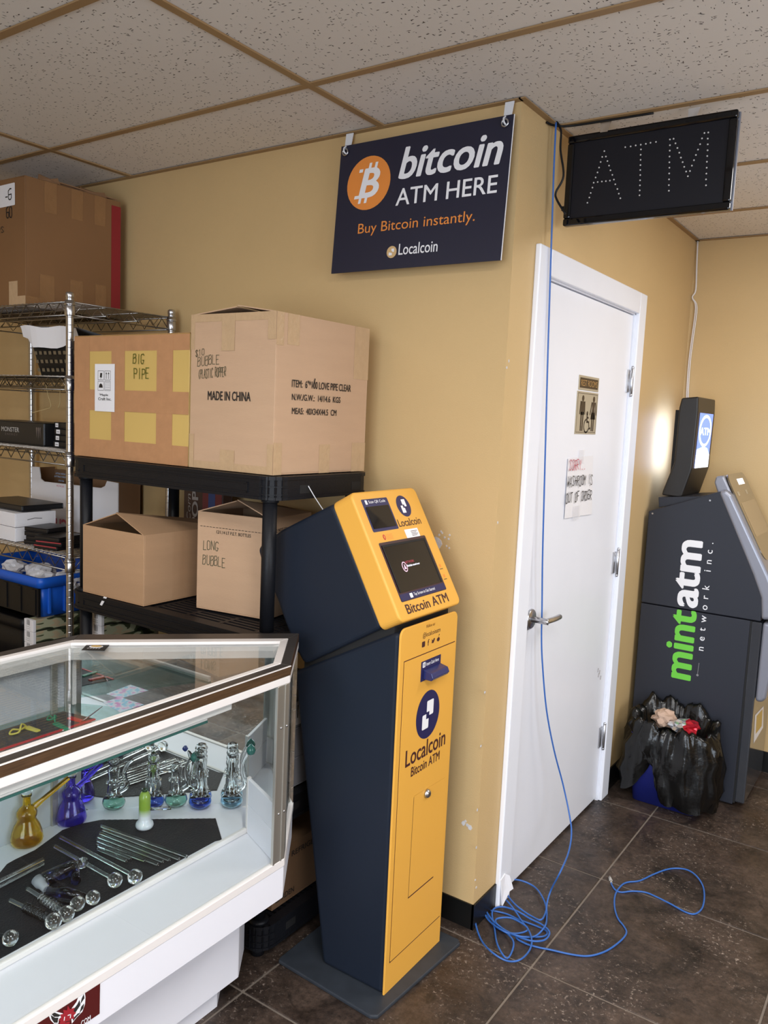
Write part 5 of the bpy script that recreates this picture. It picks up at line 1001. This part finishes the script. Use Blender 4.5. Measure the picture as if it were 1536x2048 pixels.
a, b = lu(P, t, 268, 757), lu(P, t, 300, 737); P.hand('PIPE', a[0], b[0], a[1], b[1], 0.0026, 0, 6)
P.build('lettering', t)
a, b = lu(P, t, 191, 822), lu(P, t, 231, 728)
P = fr(w_, d_, h_, [M_PAPER, M_INK], lift=0.0004); P.rect(a[0], b[0], a[1], b[1], 0, 7)
W_, H_ = b[0]-a[0], b[1]-a[1]; ux, uy = a
for i in (0, 1):
    for j in (0, 1):
        x, y = ux+W_*(.16+.34*i), uy+H_*(.44+.22*j)
        for q in ((x, x+W_*.30, y, y+0.0012), (x, x+W_*.30, y+H_*.19, y+H_*.19+0.0012), (x, x+0.0012, y, y+H_*.19), (x+W_*.30-0.0012, x+W_*.30, y, y+H_*.19)): P.rect(*q, 1, 8)
        if i == 1 and j == 1:
            for xx in (x+W_*.09, x+W_*.20): P.line([(xx, y+H_*.03), (xx, y+H_*.14)], 0.002, 1, 8); P.poly([(xx-0.004, y+H_*.13), (xx+0.004, y+H_*.13), (xx, y+H_*.17)], 1, 8)
        elif i == 0 and j == 1: P.poly([(x+W_*.10, y+H_*.06), (x+W_*.2, y+H_*.05), (x+W_*.22, y+H_*.15), (x+W_*.12, y+H_*.15)], 1, 8); P.line([(x+W_*.15, y+H_*.02), (x+W_*.15, y+H_*.06)], 0.0015, 1, 8)
        elif i == 0 and j == 0: P.poly([(x+W_*.05, y+H_*.06), (x+W_*.25, y+H_*.06), (x+W_*.23, y+H_*.12), (x+W_*.15, y+H_*.155), (x+W_*.07, y+H_*.12)], 1, 8)
        else:
            for k in range(4): P.line([(x+W_*.04, y+H_*(.03+.045*k)), (x+W_*.26, y+H_*(.03+.045*k))], 0.001, 1, 8)
P.text("'Maple", ux+W_*.24, ux+W_*.68, uy+H_*.315, uy+H_*.375, 1, 8, bold=0.02); P.text('Craft Inc.', ux+W_*.18, ux+W_*.84, uy+H_*.235, uy+H_*.295, 1, 8, bold=0.02)
P.build('shipping_label', t)
# the tall tan carton
w_, d_, h_ = 0.336, 0.430, 0.447
t = carton('carton', 'tall tan carton printed MADE IN CHINA at the front corner of the top shelf', -0.606, -0.300, BZ, w_, d_, h_, 0, M_CARDP, 'peak', 0.018)
P = fr(w_, d_, h_, [], lift=0.0005); strips(P, [(0.020, w_-0.022, 0, 0.022), (0.016, w_-0.030, h_-0.022, h_), (0, 0.016, h_-0.10, h_)], 'tape', t, M_TAPEC)
P = fr(w_, d_, h_, [], lift=0.0012); strips(P, [(0.128, 0.180, h_-0.105, h_-0.001), (0.130, 0.188, 0, 0.060), (0, 0.020, 0, 0.10), (w_-0.022, w_, 0, 0.085), (w_-0.030, w_, h_-0.075, h_)], 'tape', t, M_TAPEC)
P = fr(w_, d_, h_, [], 'side', 0.0005); strips(P, [(0.0, 0.035, 0, 0.09), (0.0, 0.030, h_-0.09, h_), (0.045, 0.095, h_-0.085, h_), (0.20, 0.25, 0, 0.085), (0.355, d_, h_-0.16, h_), (0.36, d_, 0, 0.09)], 'tape', t, M_TAPEC)
P = fr(w_, d_, h_, [M_INK, mat('grey_green_marker', (0.09, 0.09, 0.05), 0.6)], lift=0.0005)
a, b = lu(P, t, 416, 800), lu(P, t, 502, 784); P.text('MADE IN CHINA', a[0], b[0], a[1], b[1], 0, 3, bold=0.03)
P = nxt(P, 'lettering', t)
for tx, q0, q1 in (('$10', (391, 713), (410, 696)), ('BUBBLE', (395, 733), (440, 707)), ('(PLASTIC ROPPER)', (397, 757), (457, 732))):
    a, b = lu(P, t, *q0), lu(P, t, *q1); sl = (b[1]-a[1])*0.25/(b[0]-a[0]); P.hand(tx, a[0], b[0], a[1], a[1]+(b[1]-a[1])*0.72, 0.0016, 1, 3, slope=sl)
P.build('lettering', t)
P = fr(w_, d_, h_, [M_INK], 'side', 0.0005)
for tx, q0, q1, tp_ in (('ITEM:  6"*100 LOVE PIPE CLEAR', (583, 774), (701, 780), (583, 758)), ('N.W./G.W.:  14/14.6  KGS', (583, 800), (680, 804), (583, 787)), ('MEAS:  40X34X44.5  CM', (583, 828), (672, 830), (583, 815))):
    a, b, c_ = lu(P, t, *q0), lu(P, t, *q1), lu(P, t, *tp_); P.text(tx, a[0], b[0], a[1], c_[1], 0, 3, bold=0.02)
a = lu(P, t, 627, 773); P.line([(a[0]-0.004, a[1]), (a[0]+0.002, a[1]+0.014), (a[0]+0.004, a[1]+0.022)], 0.004, 0, 4)
P.build('lettering', t)
# middle shelf
MZ = 0.9795
t = carton('carton', 'squat brown carton with a raised flap at the left of the middle shelf', -1.112, -0.367, MZ, 0.309, 0.333, 0.229, 0.01, M_CARD, 'peak', 0.055)
t = carton('carton', 'carton handwritten LONG BUBBLE behind the shelf leg', -0.713, -0.287, MZ, 0.272, 0.24, 0.312, 0.148, M_CARDP, 'peak', 0.045)
w_, d_, h_ = 0.272, 0.24, 0.312
P = fr(w_, d_, h_, [M_INK, mat('grey_green_marker', (0.09, 0.09, 0.05), 0.6)], lift=0.0005)
for i in range(22): P.line([(0.012+i*0.0122, h_-0.046), (0.020+i*0.0122, h_-0.046)], 0.0016, 0, 1)
P.text('12/1.14 LT P.E.T. BOTTLES', 0.075, 0.205, h_-0.064, h_-0.054, 0, 1, bold=0.01)
P.hand('LONG', 0.022, 0.085, h_-0.120, h_-0.092, 0.0022, 1, 1); P.hand('BUBBLE', 0.022, 0.112, h_-0.168, h_-0.138, 0.0021, 1, 1); P.build('lettering', t)
P = fr(w_, d_, h_, [M_INK], 'side', 0.0005)
for i in range(16): P.line([(0.012+i*0.0122, h_-0.046), (0.020+i*0.0122, h_-0.046)], 0.0016, 0, 1)
P.text('DO NOT STACK', 0.02, 0.12, h_-0.044, h_-0.034, 0, 1, bold=0.01); P.build('lettering', t)
t = carton('carton', 'dark cereal carton printed POP sideways behind the squat brown carton', -1.115, -0.115, MZ, 0.20, 0.05, 0.34, 0, mat('dark_print_card', (0.07, 0.035, 0.025), 0.5))
P = fr(0.20, 0.05, 0.34, [mat('dull_white_print', (0.35, 0.30, 0.27), 0.5), mat('dull_blue_print', (0.04, 0.06, 0.16), 0.5), mat('dull_red_print', (0.16, 0.03, 0.03), 0.5)], lift=0.0005); P.text('POP', 0.045, 0.078, 0.20, 0.335, 0, 2, bold=0.04, rot=90); P.text('Corn', 0.018, 0.038, 0.22, 0.32, 0, 2, rot=90, shear=0.2); P.rect(0.10, 0.198, 0.0, 0.34, 2, 1); P.rect(0.13, 0.165, 0.22, 0.34, 1, 2); P.build('lettering', t)
# lower shelves
t = carton('carton', 'plain tan carton on the third shelf behind the striped boxes', -1.10, -0.20, 0.4795, 0.14, 0.18, 0.40, 0, mat('carton_yellowish', (0.50, 0.36, 0.16), 0.8))
for k in range(3):
    lbl = ['bottom clear drawer box of the stack seen between case and kiosk', 'middle clear drawer box of the stack seen between case and kiosk', 'top drawer box with printed label seen between case and kiosk'][k]
    q = carton('drawer_box', lbl, -0.56, -0.30, 0.4795+k*0.094, 0.24, 0.30, 0.09, 0, mat('milky_plastic', (0.30, 0.31, 0.36), 0.35), group='milky drawer boxes on the third shelf')
    if k == 2: P = fr(0.24, 0.30, 0.09, [M_PAPER, M_INK], 'side', 0.0005); P.rect(0.02, 0.10, 0.008, 0.082, 0, 1); [P.rect(0.03+i*0.009, 0.034+i*0.009, 0.03, 0.07, 1, 2) for i in range(6)]; P.build('label', q)
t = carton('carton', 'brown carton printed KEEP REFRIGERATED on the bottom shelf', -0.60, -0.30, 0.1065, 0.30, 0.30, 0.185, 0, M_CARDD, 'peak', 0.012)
P = fr(0.30, 0.30, 0.185, [M_INK], 'side', 0.0006); P.text('KEEP REFRIGERATED', 0.012, 0.28, 0.140, 0.158, 0, 1, bold=0.02); P.text('GARDEN', 0.012, 0.10, 0.018, 0.036, 0, 1, bold=0.02); P.build('lettering', t)
# ------------------------------------------------------------------ chrome wire shelving
WX0, WX1, WY0, WY1 = -2.33, -1.402, -0.490, -0.050
wsf = thing('wire_shelving', 'chrome wire shelving unit at the left wall end', 'shelf', ((WX0+WX1)/2, (WY0+WY1)/2, 0))
M_WIRE = mat('dull_chrome_wire', (0.34, 0.32, 0.30), 0.28, 1.0)
pm = None
for x in (WX0, WX1):
    for y in (WY0, WY1):
        if pm is None:
            pr = [(0.016, 0), (0.016, 0.02), (0.0128, 0.021)]
            z = 0.045
            while z < 1.955: pr += [(0.0128, z-0.0020), (0.0128, z-0.0012), (0.0122, z-0.0004), (0.0122, z+0.0004), (0.0128, z+0.0012), (0.0128, z+0.0020)]; z += 0.0254
            pr += [(0.0128, 1.965), (0.0140, 1.967), (0.0140, 1.978), (0.010, 1.983)]
            o = mesh_obj('post', MB().lathe(pr, (0, 0, 0), 16), M_CHROME); pm = o.data; o.parent = wsf
        else: o = bpy.data.objects.new('post', pm); COL.objects.link(o); o.parent = wsf
        o.location = Vector((x, y, 0))-ORG[wsf.name]
sm_ = None; cm_ = None
for z in (1.952, 1.700, 1.440, 1.068, 0.610, 0.14):
    if sm_ is None:
        b = MB(); zt, zb = 0.0, -0.044; wr_ = 0.0028
        for y in (WY0, WY1):
            b.tube([(WX0, y, zt), (WX1, y, zt)], wr_, 6).tube([(WX0, y, zb), (WX1, y, zb)], wr_, 6); n = 26; b.tube([(WX0+0.02+(WX1-WX0-0.04)*i/n, y, zt if i % 2 else zb+0.006) for i in range(n+1)], 0.0019, 5)
        for x in (WX0, WX1):
            b.tube([(x, WY0, zt), (x, WY1, zt)], wr_, 6).tube([(x, WY0, zb), (x, WY1, zb)], wr_, 6); n = 12; b.tube([(x, WY0+0.02+(WY1-WY0-0.04)*i/n, zt if i % 2 else zb+0.006) for i in range(n+1)], 0.0019, 5)
        n = 36
        for i in range(1, n): x = WX0+(WX1-WX0)*i/n; b.tube([(x, WY0, zt+0.003), (x, WY1, zt+0.003)], 0.0017, 5)
        for y in (WY0+0.15, WY1-0.15): b.tube([(WX0, y, zt-0.001), (WX1, y, zt-0.001)], wr_, 6).tube([(WX0, y, -0.03), (WX1, y, -0.03)], wr_, 6).tube([(WX0+0.02+(WX1-WX0-0.04)*i/26, y, 0 if i % 2 else -0.028) for i in range(27)], 0.0019, 5)
        o = mesh_obj('wire_shelf', b, M_WIRE); sm_ = o.data; o.parent = wsf
    else: o = bpy.data.objects.new('wire_shelf', sm_); COL.objects.link(o); o.parent = wsf
    o['kind'] = 'stuff'; o.location = Vector((0, 0, z))-ORG[wsf.name]
    for x in (WX0, WX1):
        for y in (WY0, WY1):
            if cm_ is None:
                q = mesh_obj('collar', MB().lathe([(0.0132, 0.004), (0.0165, 0.004), (0.0175, -0.046), (0.0165, -0.048), (0.0132, -0.048)], (0, 0, 0), 16).lathe([(0.019, -0.006), (0.019, -0.012), (0.015, -0.013)], (0, 0, 0), 14), M_CHROME); cm_ = q.data; q.parent = wsf
            else: q = bpy.data.objects.new('collar', cm_); COL.objects.link(q); q.parent = wsf
            q.location = Vector((x, y, z))-ORG[wsf.name]
SZ = 0.0052
# big carton on top
w_, d_, h_ = 0.50, 0.405, 0.455
t = carton('carton', 'huge dark brown carton with a red stripe on top of the wire shelving', -1.963, -0.248, 1.952+SZ, w_, d_, h_, -0.02, mat('cardboard_deep', (0.22, 0.108, 0.042), 0.75, var=0.08, vscale=4), 'peak', 0.0)
P = fr(w_, d_, h_, [], 'side', 0.0005)
strips(P, [(0.075, 0.125, h_-0.11, h_), (0.185, 0.235, h_-0.11, h_), (0.285, 0.335, h_-0.11, h_), (0.0555, 0.115, 0, 0.12), (0.18, 0.235, 0, 0.12), (0.29, 0.34, 0, 0.12), (0, 0.055, 0, 0.035)], 'tape', t, mat('dark_tape', (0.26, 0.135, 0.058), 0.22, var=0.1, vscale=30, bump=0.4, bscale=60))
strips(P, [(0.362, 0.405, 0, h_-0.02)], 'red_stripe', t, mat('red_stripe', (0.25, 0.015, 0.02), 0.45))
P = fr(w_, d_, h_, [], lift=0.0005); strips(P, [(w_-0.11, w_-0.052, 0, 0.09), (w_-0.052, w_, 0, 0.035)], 'tape', t, M_TAPEC)
P = fr(w_, d_, h_, [M_PAPER, M_INK], lift=0.0006)
a, b = lu(P, t, 0, 412), lu(P, t, 33, 365); P.rrect(a[0]-0.12, b[0], a[1]-0.008, b[1], 0.004, 0, 1)
P.hand('6', b[0]-0.045, b[0]-0.018, b[1]-0.060, b[1]-0.022, 0.004, 1, 2); P.line([(b[0]-0.062, b[1]-0.045), (b[0]-0.048, b[1]-0.045)], 0.004, 1, 2); P.hand('60', b[0]-0.060, b[0]-0.018, b[1]-0.120, b[1]-0.082, 0.004, 1, 2)
a = lu(P, t, 0, 466); P.hand('RS', a[0]-0.01, a[0]+0.035, a[1], a[1]+0.020, 0.0026, 1, 1); P.build('shipping_label', t)
for (fa, fb, fc_, fd) in ((0.05, 0.14, 0.018, 0.01), (0.12, 0.24, 0.010, -0.015), (0.22, 0.34, 0.014, 0.012)):
    mesh_obj('torn_flap', MB().slab([(w_/2+0.002, -d_/2+fa, h_), (w_/2+0.002, -d_/2+fb, h_), (w_/2+0.004+fd, -d_/2+fb-0.02, h_+fc_), (w_/2-0.004+fd, -d_/2+(fa+fb)/2, h_+fc_*0.6), (w_/2-0.01, -d_/2+fa+0.01, h_+fc_*1.2)], (1, 0, 0.3), 0.003), M_CARDIN, t)
fl3 = MB().slab([(w_/2-0.01, -d_/2+0.08, h_+0.004), (w_/2+0.006, -d_/2+0.10, h_+0.010), (w_/2+0.004, d_/2-0.02, h_+0.006), (w_/2-0.05, d_/2-0.06, h_+0.016), (w_/2-0.06, -d_/2+0.12, h_+0.020)], (0.3, 0, 1), 0.004); mesh_obj('torn_flap', fl3, M_CARDIN, t)
# second level: basket with white paper
BKX, BKY, BKZ = -1.565, -0.30, 1.700+SZ
t = thing('plastic_basket', 'black perforated plastic basket on the second wire shelf', 'basket', (BKX, BKY, BKZ)); rg_ = []
b = MB(); loft([rrect3(BKX, BKY, 0.125, 0.12, 0.02, BKZ), rrect3(BKX, BKY, 0.150, 0.145, 0.02, BKZ+0.125), rrect3(BKX, BKY, 0.146, 0.141, 0.02, BKZ+0.125), rrect3(BKX, BKY, 0.121, 0.116, 0.02, BKZ+0.004)], b); mesh_obj('tray', b, M_BLK, t)
hl = MB()
for r_ in range(3):
    for c_ in range(9):
        x, z = BKX-0.118+c_*0.029, BKZ+0.022+r_*0.030; yy = BKY-0.12-0.025*(z-BKZ)/0.125-0.0006; hl.slab([(x-0.008, yy, z-0.006), (x+0.008, yy, z-0.006), (x+0.008, yy-0.0024, z+0.006), (x-0.008, yy-0.0024, z+0.006)], (0, -1, 0), 0.0004)
mesh_obj('holes', hl, mat('basket_hole', (0.16, 0.12, 0.07), 0.8), t)['kind'] = 'stuff'
g = MB(); base = [(-0.175, 0.145), (-0.15, 0.170), (-0.06, 0.165), (0.05, 0.165), (0.15, 0.155)]
for i in range(10):
    for j in range(6):
        def Q(a, b): return Vector((BKX-0.185+0.34*a, BKY-0.158-0.004*math.sin(7*a)+0.012*b, BKZ+0.178-0.012*a-(0.052+0.025*math.sin(3*a+.5)-0.03*(a < 0.12))*b+0.004*math.sin(11*a+4*b)))
        g.add([Q(i/10, j/6), Q((i+1)/10, j/6), Q((i+1)/10, (j+1)/6), Q(i/10, (j+1)/6)], [(0, 3, 2, 1)], 0, True)
for i in range(10):
    for j in range(3):
        def Q2(a, b): return Vector((BKX-0.185+0.34*a, BKY-0.158-0.004*math.sin(7*a)+0.20*b, BKZ+0.178-0.012*a-0.03*b))
        g.add([Q2(i/10, j/3), Q2((i+1)/10, j/3), Q2((i+1)/10, (j+1)/3), Q2(i/10, (j+1)/3)], [(0, 1, 2, 3)], 0, True)
t2 = thing('paper_sheet', 'crumpled white patterned paper draped over the black basket', 'paper', (BKX, BKY-0.15, BKZ+0.13)); mesh_obj('sheet', g, M_PAPER, t2)
t = thing('loose_string', 'thin tan string dangling from the second wire shelf', 'string', (-1.65, -0.42, 1.6))
mesh_obj('string', MB().tube(smooth_path([on(u, v, 1, -0.40) for u, v in ((92, 770), (96, 790), (102, 812), (92, 818), (62, 826))], 5), 0.0012, 5).tube(smooth_path([on(u, v, 1, -0.40) for u, v in ((120, 782), (120, 805), (116, 816))], 5), 0.0012, 5), mat('string', (0.55, 0.42, 0.2), 0.8), t)
# third level: drinks cartons and small black boxes
Z3 = 1.440+SZ
M_DK = mat('black_print_card', (0.012, 0.012, 0.014), 0.35)
t = carton('drinks_carton', 'flat black drinks carton printed MONSTER ENERGY with claw mark', -1.90, -0.325, Z3, 0.44, 0.17, 0.085, 0, M_DK)
P = fr(0.44, 0.17, 0.085, [mat('silver_print', (0.40, 0.38, 0.36), 0.4), mat('dim_print', (0.15, 0.12, 0.11), 0.5), mat('claw_green', (0.05, 0.10, 0.05), 0.5)], lift=0.0005)
xo = 0.44-(-1.90+0.22-on(40, 870, 1, -0.41).x); P.text('MONSTER', xo-0.125, xo-0.004, 0.046, 0.064, 0, 1, bold=0.02); P.text('ENERGY', xo-0.10, xo-0.015, 0.032, 0.040, 1, 1, spacing=1.5)
for k in range(3): P.poly([(0.392+k*0.011, 0.068), (0.400+k*0.011, 0.071), (0.397+k*0.011, 0.022+0.006*(k != 1))], 1, 1)
P.build('lettering', t)
for k in range(4):
    z = Z3+k*0.0235; lb = ['bottom', 'second', 'third', 'top'][k]
    t = carton('small_box', 'small black box with a white price tag, %s of its stack beside the drinks carton' % lb, -1.605+0.004*((k*7) % 3), -0.34, z, 0.105, 0.09, 0.0205, [0.05, -0.03, 0.04, -0.12][k], M_DK, group='small black boxes stacked on the third wire shelf')
    P = fr(0.105, 0.09, 0.0205, [M_PAPER, M_INK], lift=0.0005); P.rect(0.012, 0.034, 0.004, 0.019, 0, 1); P.rect(0.016, 0.030, 0.010, 0.012, 1, 2); P.build('price_tag', t)
# fourth level: white fruit box, white boxes, flat black boxes
Z4 = 1.068+SZ
t = thing('fruit_box', 'white printed box standing open-side front on the fourth wire shelf', 'box', (-1.80, -0.12, Z4))
wy = -0.128; fq = lambda u, v: (lambda p: (p.x, p.z))(on(u, v, 1, wy-0.004))
wx0, wx1 = fq(63, 1040)[0], fq(236, 1010)[0]; cut = [(wx0, Z4), (wx1, Z4), fq(236, 966), fq(214, 962), fq(210, 972), fq(202, 976), fq(140, 969), fq(88, 963), fq(81, 957), fq(78, 934), fq(63, 933)]
mesh_obj('front_wall', MB().prism(cut, 1, wy-0.004, wy), M_PAPER, t); mesh_obj('body', MB().box(wx0, wx1, wy, wy+0.11, Z4, Z4+0.004).box(wx0, wx0+0.004, wy, wy+0.11, Z4, Z4+0.25).box(wx1-0.004, wx1, wy, wy+0.11, Z4, Z4+0.25).box(wx0, wx1, wy+0.106, wy+0.11, Z4, Z4+0.24), M_CARDIN, t)
P = Print((wx0, wy-0.004, Z4), (1, 0, 0), (0, 0, 1), [mat('pink_print', (0.62, 0.08, 0.16), 0.5), mat('pale_blue_print', (0.30, 0.50, 0.75), 0.5)], 0.0005)
ca_, cb_ = fq(107, 1062), fq(135, 1040); P.text('CHi', ca_[0]-wx0, cb_[0]-wx0, ca_[1]-Z4, cb_[1]-Z4, 0, 1, bold=0.05, rot=180)
for i, (a, b, z) in enumerate(((.18, .25, .235), (.17, .27, .222), (.20, .24, .205))): P.text('FRESH FRUIT', a, b, z, z+0.007, 1, 1, rot=180)
P.text('STACK', 0.185, 0.24, 0.182, 0.189, 0, 1, rot=180); P.build('lettering', t)
for k, lb in ((0, 'lower'), (1, 'upper')):
    t = carton('white_box', '%s plain white box of a pair on the fourth wire shelf' % lb, -1.955, -0.36, Z4+k*0.056, 0.30, 0.17, 0.052, -0.03, M_PAPER, group='pair of plain white boxes')
    P = fr(0.30, 0.17, 0.052, [M_INK], 'side', 0.0005); P.line([(0.05, 0.026), (0.08, 0.031), (0.11, 0.028)], 0.002, 0, 1); P.build('lettering', t)
carton('flat_tray', 'dark flat tray lying on top of the white boxes', -1.97, -0.33, Z4+0.115, 0.32, 0.18, 0.02, 0.0, M_DK)
for st_, (bx, by, n, rz) in enumerate(((-1.715, -0.37, 4, 0.25), (-1.60, -0.40, 3, 0.2))):
    for k in range(n):
        lb = '%s thin black box of the %s stack on the fourth wire shelf' % (['lowest', 'second', 'third', 'fourth'][k], ['left', 'right'][st_])
        t = carton('thin_box', lb, bx+0.004*((k*5) % 3), by+0.003*((k*3) % 2), Z4+k*0.0165, 0.115, 0.13, 0.0142, rz+0.05*((k*5) % 3-1), M_DK, group='thin black boxes on the fourth wire shelf')
        if st_ == 1 and k < 2: P = fr(0.115, 0.13, 0.0142, [mat('red_trim', (0.35, 0.04, 0.05), 0.4)], lift=0.0005); P.rect(0.0, 0.115, 0.010, 0.0142, 0, 1); P.build('red_edge', t)
# fifth level: totes and camouflage boxes
Z5 = 0.610+SZ
M_BLUE = mat('tote_blue', (0.010, 0.10, 0.55), 0.38)
def tote(name, label, x0, x1, y0, y1, z0, z1, m_, front=None):
    t = thing(name, label, 'bin', ((x0+x1)/2, (y0+y1)/2, z0)); cx, cy, hx, hy = (x0+x1)/2, (y0+y1)/2, (x1-x0)/2, (y1-y0)/2; b = MB()
    loft([rrect3(cx, cy, hx-0.022, hy-0.022, 0.02, z0), rrect3(cx, cy, hx-0.012, hy-0.012, 0.02, z1-0.03), rrect3(cx, cy, hx-0.016, hy-0.016, 0.02, z1-0.03), rrect3(cx, cy, hx-0.026, hy-0.026, 0.02, z0+0.004)], b); mesh_obj('tub', b, m_, t)
    b = MB(); loft([rrect3(cx, cy, hx-0.012, hy-0.012, 0.02, z1-0.038), rrect3(cx, cy, hx-0.002, hy-0.002, 0.022, z1-0.038), rrect3(cx, cy, hx, hy, 0.022, z1), rrect3(cx, cy, hx-0.014, hy-0.014, 0.02, z1), rrect3(cx, cy, hx-0.016, hy-0.016, 0.02, z1-0.036)], b, cap0=False); mesh_obj('rim', b, m_, t)
    rb = MB()
    for i in range(5): y = y0+0.05+i*(y1-y0-0.1)/4; rb.box(x1-0.020, x1-0.008, y-0.006, y+0.006, z0+0.01, z1-0.04)
    mesh_obj('side_ribs', rb, m_, t, 0.002, 1)['kind'] = 'stuff'
    if front:
        b = MB().box(x0+0.02, x1-0.014, y0+0.004, y0+0.014, z0+0.005, z1-0.040)
        for i in range(6): x = x0+0.06+i*(x1-x0-0.1)/5; b.box(x-0.012, x+0.012, y0, y0+0.006, z0+0.01, z1-0.045)
        mesh_obj('front_panel', b, front, t)
    return t
CX0, CX1 = -1.705, -1.648
tote('tote', 'black plastic tote below the blue one on the wire shelving', -2.27, CX0-0.012, WY0+0.012, WY1-0.02, Z5, 0.786, M_BLK)
tote('tote', 'bright blue plastic tote with white stuffing on the wire shelving', -2.22, -1.642, -0.455, -0.09, 0.800, 0.953, M_BLUE, M_BLK)
for k, (x, y, r, l) in enumerate(((-1.69, -0.30, 0.055, 'white wadding at the right end of the blue tote'), (-1.77, -0.36, 0.045, 'white wadding at the front corner of the blue tote'), (-1.88, -0.30, 0.055, 'white wadding in the middle of the blue tote'), (-2.02, -0.33, 0.05, 'white wadding at the left of the blue tote'))):
    crumple('wadding', l, 'wadding', (x, y, 0.925), r, M_PAPER, 20+k, 0.7)
def camo():
    mt = mat('camouflage_card', (0.2, 0.2, 0.1), 0.5); nt = mt.node_tree; b_ = nt.nodes['Principled BSDF']; tc = nt.nodes.new('ShaderNodeTexCoord'); mp = nt.nodes.new('ShaderNodeMapping'); mp.inputs['Scale'].default_value = (1, 0.55, 1.7); nt.links.new(tc.outputs['Object'], mp.inputs[0])
    n_ = nt.nodes.new('ShaderNodeTexNoise'); n_.inputs['Scale'].default_value = 22; n_.inputs['Detail'].default_value = 1.0; n_.inputs['Distortion'].default_value = 0.4; nt.links.new(mp.outputs[0], n_.inputs['Vector']); r_ = nt.nodes.new('ShaderNodeValToRGB'); nt.links.new(n_.outputs[0], r_.inputs[0]); c = r_.color_ramp; c.interpolation = 'CONSTANT'
    c.elements[0].position = 0; c.elements[0].color = (0.012, 0.016, 0.010, 1); c.elements[1].position = 0.42; c.elements[1].color = (0.045, 0.060, 0.028, 1); e = c.elements.new(0.50); e.color = (0.36, 0.37, 0.25, 1); e = c.elements.new(0.60); e.color = (0.42, 0.34, 0.22, 1); nt.links.new(r_.outputs[0], b_.inputs['Base Color']); return mt
M_CAMO = camo()
for nm, cx, zb, n, y0, y1 in (('wire', (CX0+CX1)/2, Z5, 4, WY0+0.012, -0.10), ('plastic', -1.288, 0.4795, 9, BY0+0.075, -0.13)):
    hgt = 0.0458
    for k in range(n):
        lb = '%s camouflage box of the stack on the %s shelving' % ((['bottom', 'second lowest', 'third lowest', 'fourth from the floor', 'fifth from the floor', 'sixth from the floor', 'third from the top', 'second from the top', 'topmost'] if n == 9 else ['bottom', 'second lowest', 'second highest', 'topmost'])[k], nm)
        t = thing('camouflage_box', lb, 'box', (cx, (y0+y1)/2, zb+k*hgt), group='camouflage boxes on the %s shelving' % nm)
        mesh_obj('sleeve', MB().box(cx-0.028, cx+0.028, y0+0.012, y1, zb+k*hgt+0.001, zb+(k+1)*hgt-0.001), M_CAMO, t, 0.001, 1)
        e = MB().box(cx-0.029, cx+0.029, y0, y0+0.0125, zb+k*hgt+0.0005, zb+(k+1)*hgt-0.0005); mesh_obj('end_cap', e, M_PAPER, t, 0.001, 1)
        P = Print((cx-0.029, y0, zb+k*hgt), (1, 0, 0), (0, 0, 1), [M_INK], 0.0005)
        for i in (0.008, 0.016, 0.024): P.rect(0.012+i*0.9, 0.015+i*0.9, 0.024, 0.045, 0, 1)
        P.rect(0.012, 0.040, 0.010, 0.0108, 0, 1); P.rect(0.012, 0.040, 0.017, 0.0178, 0, 1); P.build('print', t)
carton('carton', 'brown carton on the open floor, seen only in the display case mirror', 1.62, -2.75, 0, 0.42, 0.5, 0.42, 0.2, M_CARD)
